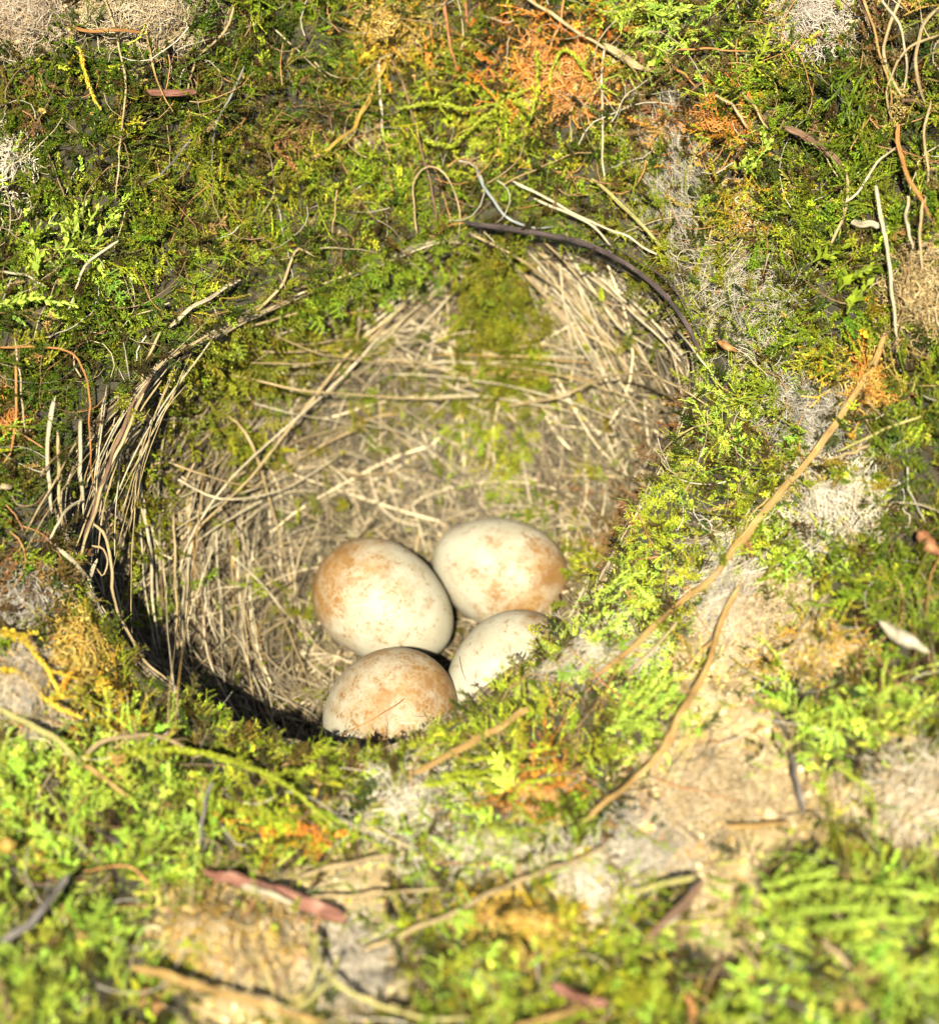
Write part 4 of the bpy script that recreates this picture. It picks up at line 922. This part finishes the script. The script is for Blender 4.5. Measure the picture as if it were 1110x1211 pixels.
H('leafy bright shoot in the middle of the upper right moss', 'bright', [(870, 200), (895, 190), (912, 165)], 1.6, 1.0, 3.6, .8, branches=4)
for pts_, lab_ in zip(([(1030, 75), (1010, 105), (1000, 140)], [(985, 90), (1000, 115), (1005, 150)], [(1015, 70), (990, 105), (975, 130)], [(1025, 100), (1015, 130), (1010, 165)]), ['dark needle-leaved shoot leaning left at the upper right, topmost', 'dark needle-leaved shoot bent down to the right, on the left of its bunch', 'dark needle-leaved shoot reaching furthest left in the bunch', 'lowest dark needle-leaved shoot of the upper right bunch']):
    H(lab_, 'deep', pts_, 2.0, 1.1, 4.5, .6, .12, group='dark needle-leaved shoots')
for pts_, lab_ in zip(([(960, 310), (985, 300), (1010, 285)], [(990, 345), (1010, 325), (1035, 315)], [(1000, 370), (1020, 345), (1030, 330)]), ['topmost glossy leafy shoot left of the straight pale stem', 'middle glossy leafy shoot left of the straight pale stem', 'lowest glossy leafy shoot left of the straight pale stem']):
    H(lab_, 'green', pts_, 2.2, .9, 4.0, .7, .3, group='glossy leafy shoots')
for pts_, lab_ in zip(([(690, 745), (720, 715), (745, 690)], [(680, 720), (715, 698), (745, 672)], [(700, 760), (740, 725), (770, 705)], [(720, 700), (750, 680), (780, 672)]), ['bright leafy shoot over the rim, second from the bottom beside the right eggs', 'bright leafy shoot over the rim, nearest the half hidden egg', 'lowest bright leafy shoot over the rim, touching the longest stem', 'topmost bright leafy shoot over the rim right of the eggs']):
    H(lab_, 'bright', pts_, 1.3, 1.2, 2.6, .8, group='bright shoots over the right rim')
for pts_, lab_ in zip(([(715, 865), (755, 835), (795, 800)], [(735, 870), (770, 840), (800, 815)], [(725, 845), (760, 815), (785, 795)]), ['leftmost vivid green shoot left of the bending tan stem', 'lower right vivid green shoot left of the bending tan stem', 'uppermost vivid green shoot left of the bending tan stem']):
    H(lab_, 'bright', pts_, 1.2, 1.6, 3.4, .7, branches=4, group='vivid shoots by the bending stem')
for pts_, lab_ in zip(([(520, 918), (560, 912), (600, 915), (640, 905)], [(490, 930), (540, 922), (590, 922)], [(545, 900), (600, 892), (660, 885)], [(600, 945), (625, 925), (660, 920)]), ['middle combed yellow-green strand, ending at the orange dead moss', 'lowest long combed yellow-green strand below the flat tan stem', 'topmost combed yellow-green strand, highest on the front lip', 'short combed yellow strand beside the orange dead moss']):
    H(lab_, 'yellow', pts_, 1.0, 1.5, 3.0, .45, branches=2, group='combed moss strands of the front lip')
H('arching yellow moss strand left of the white hairs in front of the lip', 'yellow', [(120, 900), (170, 888), (230, 890), (290, 905), (350, 940), (390, 975)], 1.2, 1.8, 3.6, .5, branches=6)
H('yellow-green stem curving over the pale soil at the right', 'yellow', [(985, 905), (1010, 918), (1028, 940), (1038, 975)], .8, 1.6, 3.5, .35)
for pts_, lab_ in zip(([(905, 1065), (950, 1050), (1000, 1045)], [(920, 1085), (980, 1075), (1040, 1072)], [(960, 1100), (1020, 1090), (1090, 1085)], [(1000, 1050), (1060, 1055), (1110, 1060)], [(900, 1045), (930, 1040), (985, 1028)]), ['leftmost thick blurred shoot beside the stubby straw, lower right', 'long thick blurred shoot just above the stubby straws, lower right', 'lowest thick blurred shoot jutting to the right edge', 'thick blurred shoot meeting the right edge, upper one', 'short blurred shoot highest of the thick lower right ones']):
    H(lab_, 'bright', pts_, 1.5, 1.4, 4.5, .7, branches=5, group='thick shoots in the lower right corner')
for pts_, lab_ in zip(([(0, 790), (30, 800), (60, 830), (95, 850)], [(0, 745), (25, 755), (55, 790), (70, 820)]), ['golden moss strand crossing below the grey tan fibre clump', 'golden moss strand crossing above the grey tan fibre clump']):
    H(lab_, 'gold', pts_, 1.1, 2.0, 3.8, .6, branches=3, group='golden strands by the grey clump')
for pts_ in ([(560, 500), (580, 520), (600, 550)], [(540, 480), (560, 505), (590, 520)], [(600, 520), (590, 550), (575, 575)], [(620, 530), (600, 560), (590, 580)]):
    o = H(None, 'olive', pts_, 1.4, 1.2, 1.5, .7, cat=None); o.parent = nest; o.matrix_parent_inverse = NI

# ------------------------------------------------------------------ tufts of hair, wool and dead curled moss
def tuft(name, cat, label, cx, cy, rx, ry, n, cols, r=(.03, .07), L=(4, 11), curl=3.0, lift=(1.0, 4.0), M=12, ang=None, angs=6.3, eggs=False, core=None):
    a = rng.random(n) * 6.3; q = np.sqrt(rng.random(n)); x = cx + rx * q * np.cos(a); y = cy + ry * q * np.sin(a)
    th = rng.random(n) * 6.3 if ang is None else ang + rng.normal(0, angs, n)
    Lp = rng.uniform(*L, n) / (K * D0 * 1e3); cur = rng.normal(0, curl, n)
    px = np.empty((n, M)); py = np.empty((n, M)); px[:, 0] = x - np.cos(th) * Lp / 2; py[:, 0] = y - np.sin(th) * Lp / 2
    for j in range(1, M):
        th = th + cur / M + rng.normal(0, curl * .45, n) / M ** .5
        px[:, j] = px[:, j - 1] + np.cos(th) * Lp / M; py[:, j] = py[:, j - 1] + np.sin(th) * Lp / M
    g, _ = cast(px.ravel(), py.ravel(), BVHE if eggs else BVH); _, _, d = pix(g.reshape(n, M, 3))
    d = np.stack([smooth1(np.minimum(k_, np.median(k_) + .004), 3) for k_ in d])
    ed = np.clip(1 - np.hypot((px - cx) / rx, (py - cy) / ry) ** 2, 0, 1)
    lf = rng.uniform(*lift, (n, 1)) * (.35 + .65 * ed) + .5 * np.sin(np.linspace(0, 5, M)[None] + rng.random((n, 1)) * 6)
    v, f = tubes(P(px, py, d - np.maximum(lf, .2) * 1e-3), rng.uniform(*r, (n, 1)) * 1e-3 * np.linspace(1, .6, M)[None], 3)
    c0 = v.mean(0); me = mesh_np(name, v - c0, f, M_fib)
    c = np.array([.80, .74, .60]) * np.array(cols)[rng.integers(0, len(cols), n)] * np.exp(rng.normal(0, .18, (n, 1)))
    set_attr(me, 'col', 'FLOAT_COLOR', 'POINT', np.repeat(np.c_[c, np.ones(n)], M * 3, 0).astype(np.float32))
    o = link(name, me, label=label, cat=cat); o.location = c0; return o
W_ = [(.62, .60, .55), (.5, .48, .44), (.55, .5, .42)]; G_ = [(.36, .35, .34), (.46, .45, .44), (.28, .27, .26)]; T_ = [(.45, .37, .25), (.52, .45, .33), (.36, .28, .17)]; OR_ = [(.48, .21, .04), (.55, .30, .06), (.40, .15, .03)]; GO_ = [(.48, .33, .06), (.55, .42, .13), (.42, .26, .05)]
tuft('wool_clump', 'clump', 'pinkish grey fibrous clump in the top left corner', 22, 12, 46, 30, 700, [(.45, .38, .32), (.5, .45, .4), (.4, .3, .2)], (.03, .07), (4, 9), 4, (1, 5))
tuft('wool_clump', 'clump', 'buff felted wool clump at the top left beside the dark hole', 180, 14, 60, 30, 800, T_ + [(.5, .46, .4), (.3, .25, .18)], (.03, .085), (4, 9), 4, (.5, 5))
tuft('hair_tuft', 'hair', 'small white hair tuft on the left edge', 4, 195, 20, 38, 160, W_, (.05, .11), (4, 9), 4, (2, 5))
tuft('hair_tuft', 'hair', 'lilac grey hair tuft at the top edge, right part', 962, 18, 38, 30, 420, [(.5, .47, .46), (.58, .54, .52), (.4, .37, .36)], (.03, .07), (4, 10), 4, (1.5, 5))
tuft('hair_web', 'hair', 'bluish grey web of hair running down beside the dark bark ribbon', 800, 230, 30, 90, 260, G_, (.025, .055), (8, 20), 1.0, (1, 3.5), ang=1.1, angs=.3)
tuft('hair_web', 'hair', 'wispy grey hair web right of the top of the hole', 880, 350, 55, 70, 300, G_ + W_, (.02, .05), (7, 16), 1.5, (2, 4.5))
tuft('hair_tuft', 'hair', 'grey matted hairs left of the upper part of the longest stem', 950, 480, 42, 50, 420, G_, (.025, .055), (5, 12), 3, (1.5, 4.5))
tuft('hair_tuft', 'hair', 'white hair tuft right of the middle of the longest stem', 978, 588, 42, 34, 520, W_ + [(.68, .67, .66)], (.03, .07), (4, 11), 4, (1.5, 5.5))
tuft('hair_strip', 'hair', 'grey hair strip lying along the lower side of the longest stem', 850, 690, 26, 60, 320, G_ + W_, (.025, .06), (6, 14), 1.2, (1, 4), ang=2.3, angs=.35)
tuft('hair_tuft', 'hair', 'grey felted hairs above the lower end of the longest stem', 715, 768, 48, 22, 420, G_ + [(.4, .38, .3)], (.025, .06), (5, 13), 1.4, (1.5, 4), ang=2.6, angs=.5)
tuft('hair_tuft', 'hair', 'grey matted hairs on the lip in front of the cream egg', 625, 785, 38, 18, 380, G_ + [(.36, .33, .22)], (.025, .055), (4, 10), 2.2, (1, 3.2), ang=2.6, angs=.6)
tuft('hair_tuft', 'hair', 'whitish fluff on the lip under the thin straw on the lowest egg', 455, 868, 22, 24, 260, W_, (.02, .045), (4, 9), 3, (.8, 3.2), ang=1.6, angs=.7)
tuft('hair_tuft', 'hair', 'loose white hairs in front of the lip, left of centre', 490, 948, 42, 32, 240, W_ + [(.68, .68, .66)], (.03, .08), (5, 14), 3.5, (2, 5.5))
tuft('hair_tuft', 'hair', 'white hair tuft at the upper end of the pale front straw', 690, 1045, 42, 30, 320, W_ + [(.7, .68, .66)], (.04, .09), (5, 12), 3.5, (2, 5.5))
tuft('hair_tuft', 'hair', 'sparse white hairs between the two white front tufts', 580, 1000, 60, 22, 150, W_, (.03, .07), (5, 12), 3, (2, 4.5))
tuft('hair_tuft', 'hair', 'grey white fluff on bare soil left of the short brown stick', 765, 1008, 45, 30, 320, W_ + G_, (.03, .08), (4, 10), 3, (1.5, 4))
tuft('fibre_clump', 'clump', 'pale fibre clump at the right edge near the bottom', 1085, 950, 50, 55, 340, T_ + W_, (.05, .1), (6, 13), 2.5, (2, 6), ang=2.2, angs=.8)
tuft('fibre_clump', 'clump', 'grey tan fibre clump at the left edge below the rim straws', 28, 812, 44, 42, 520, T_ + G_, (.05, .1), (5, 11), 3, (2, 6))
tuft('hair_tuft', 'hair', 'dark grey curly hairs at the left edge above the golden strands', 25, 715, 36, 36, 260, G_ + [(.2, .19, .18)], (.04, .08), (4, 9), 4, (1.5, 4))
tuft('hair_tuft', 'hair', 'dense smooth grey felt at the bottom, left of centre', 425, 1140, 44, 46, 620, [(.5, .48, .45), (.42, .4, .38), (.56, .52, .46)], (.04, .09), (4, 9), 2.5, (1, 4), ang=.8, angs=.5)
tuft('moss_clump', 'moss', 'buff dead moss clump at the right edge, upper half', 1088, 345, 36, 42, 420, [(.38, .29, .15), (.42, .35, .2), (.28, .2, .09)], (.05, .12), (2.5, 6), 4, (2, 6))
tuft('moss_clump', 'moss', 'curled tan moss clump at the top centre', 455, 34, 30, 26, 380, GO_ + [(.45, .34, .15)], (.07, .15), (2, 5), 5, (2, 6.5))
tuft('moss_clump', 'moss', 'vivid orange dead moss patch at the top centre', 655, 88, 60, 36, 520, OR_ + [(.55, .33, .15)], (.06, .13), (3, 9), 3, (1, 4.5))
tuft('moss_clump', 'moss', 'small fuzzy orange moss head on the lip beside the whitish fluff', 486, 855, 12, 11, 130, OR_ + GO_, (.06, .11), (1.5, 3.5), 5, (1, 4.5))
tuft('moss_clump', 'moss', 'orange dead moss right of the combed front strands', 640, 935, 36, 17, 280, OR_ + [(.5, .33, .14)], (.07, .15), (2, 6), 4, (1.5, 5))
tuft('moss_clump', 'moss', 'golden dead moss clump at the bottom centre', 620, 1085, 62, 26, 420, GO_, (.1, .2), (2.5, 7), 3, (2, 6))
tuft('moss_clump', 'moss', 'golden shaggy moss below the rim straws at the left', 95, 765, 34, 52, 480, GO_ + [(.3, .28, .05)], (.06, .13), (2, 6), 4, (1.5, 5))
tuft('moss_clump', 'moss', 'frayed orange moss hugging the longest stem near its top', 1028, 452, 20, 32, 240, OR_ + GO_, (.06, .13), (2, 6), 4, (1.5, 5))
tuft('moss_clump', 'moss', 'golden dead moss on the pale soil at the right', 955, 768, 58, 28, 360, GO_ + T_, (.08, .16), (2.5, 6), 3, (1.5, 5))
tuft('moss_clump', 'moss', 'orange tatter of moss at the upper right, left of the forked twig', 845, 148, 26, 14, 160, OR_, (.06, .14), (2, 6), 3, (1.5, 4.5))
tuft('moss_clump', 'moss', 'dull gold moss hanging in the right upper moss', 872, 250, 20, 32, 200, GO_ + T_, (.06, .13), (2, 6), 3, (1.5, 4.5))
tuft('moss_clump', 'moss', 'rusty moss wisp on the left edge beside the hanging orange root', 12, 495, 18, 20, 140, OR_ + [(.3, .12, .04)], (.05, .11), (2, 6), 3, (1.5, 4))
tuft('fibre_clump', 'clump', 'tan frayed fibres covering the pale mound at lower left', 265, 1100, 75, 45, 420, T_ + GO_, (.07, .16), (3, 8), 2.5, (1, 4))
tuft('fibre_clump', 'clump', 'pale crumbly felt right of the bending tan stem', 910, 725, 52, 30, 380, T_ + [(.48, .4, .3)], (.05, .1), (3, 7), 3, (.5, 3.5))
tuft('fibre_clump', 'clump', 'matted root fibres on the bare soil at the lower right', 850, 930, 70, 55, 480, T_, (.04, .1), (4, 11), 2.5, (.5, 3))

# ------------------------------------------------------------------ dead leaves
LEAFM = {k: fibre_mat('dead_leaf_' + k, tuple(x * .5 for x in STEMCOL[k][0]), STEMCOL[k][1], .6, 900, trans=.25) for k in ('pale', 'rust', 'orange', 'tan', 'gold')}
def leaf(label, colk, pts, wid, lift=4.0):
    q = lay(pts, 9, lift * 1e-3, .8e-3, True, .2e-3); T = unit(np.gradient(q, axis=0)); B = unit(np.cross(T, -F)); Nn = np.cross(B, T)
    u = np.linspace(0, 1, 9); wd = wid * .75e-3 * np.sin(u * math.pi) ** .7 * (1.1 - .5 * u) * np.array([random.uniform(.75, 1.15) for _ in u]) + .0001
    v = np.concatenate([q - B * wd[:, None] + Nn * wd[:, None] * .5, q, q + B * wd[:, None] + Nn * wd[:, None] * .35, q - Nn * .00015])
    f = [[i, i + 1, 10 + i, 9 + i] for i in range(8)] + [[9 + i, 10 + i, 19 + i, 18 + i] for i in range(8)] + [[27 + i, 28 + i, 1 + i, i] for i in range(8)] + [[18 + i, 19 + i, 28 + i, 27 + i] for i in range(8)]
    return frame_obj('dead_leaf', v, np.array(f), LEAFM[colk], label, 'leaf')
leaf('cream dead leaf curled on the moss at the right edge', 'pale', [(1040, 735), (1060, 750), (1082, 762), (1098, 770)], 1.3)
leaf('rusty leaf scrap at the right edge above the cream leaf', 'rust', [(1086, 628), (1098, 645), (1114, 658)], 1.4)
leaf('tiny bright orange leaf scrap at the right rim of the hole', 'orange', [(848, 402), (858, 410), (872, 416)], .7, 3)
leaf('tan leaf scrap at the left edge below the pale thread', 'tan', [(-4, 576), (5, 576), (16, 575)], .6, 3)
leaf('gold leaf scrap in the bright moss on the lower left edge', 'gold', [(-4, 998), (8, 1000), (20, 996)], 1.5, 4)
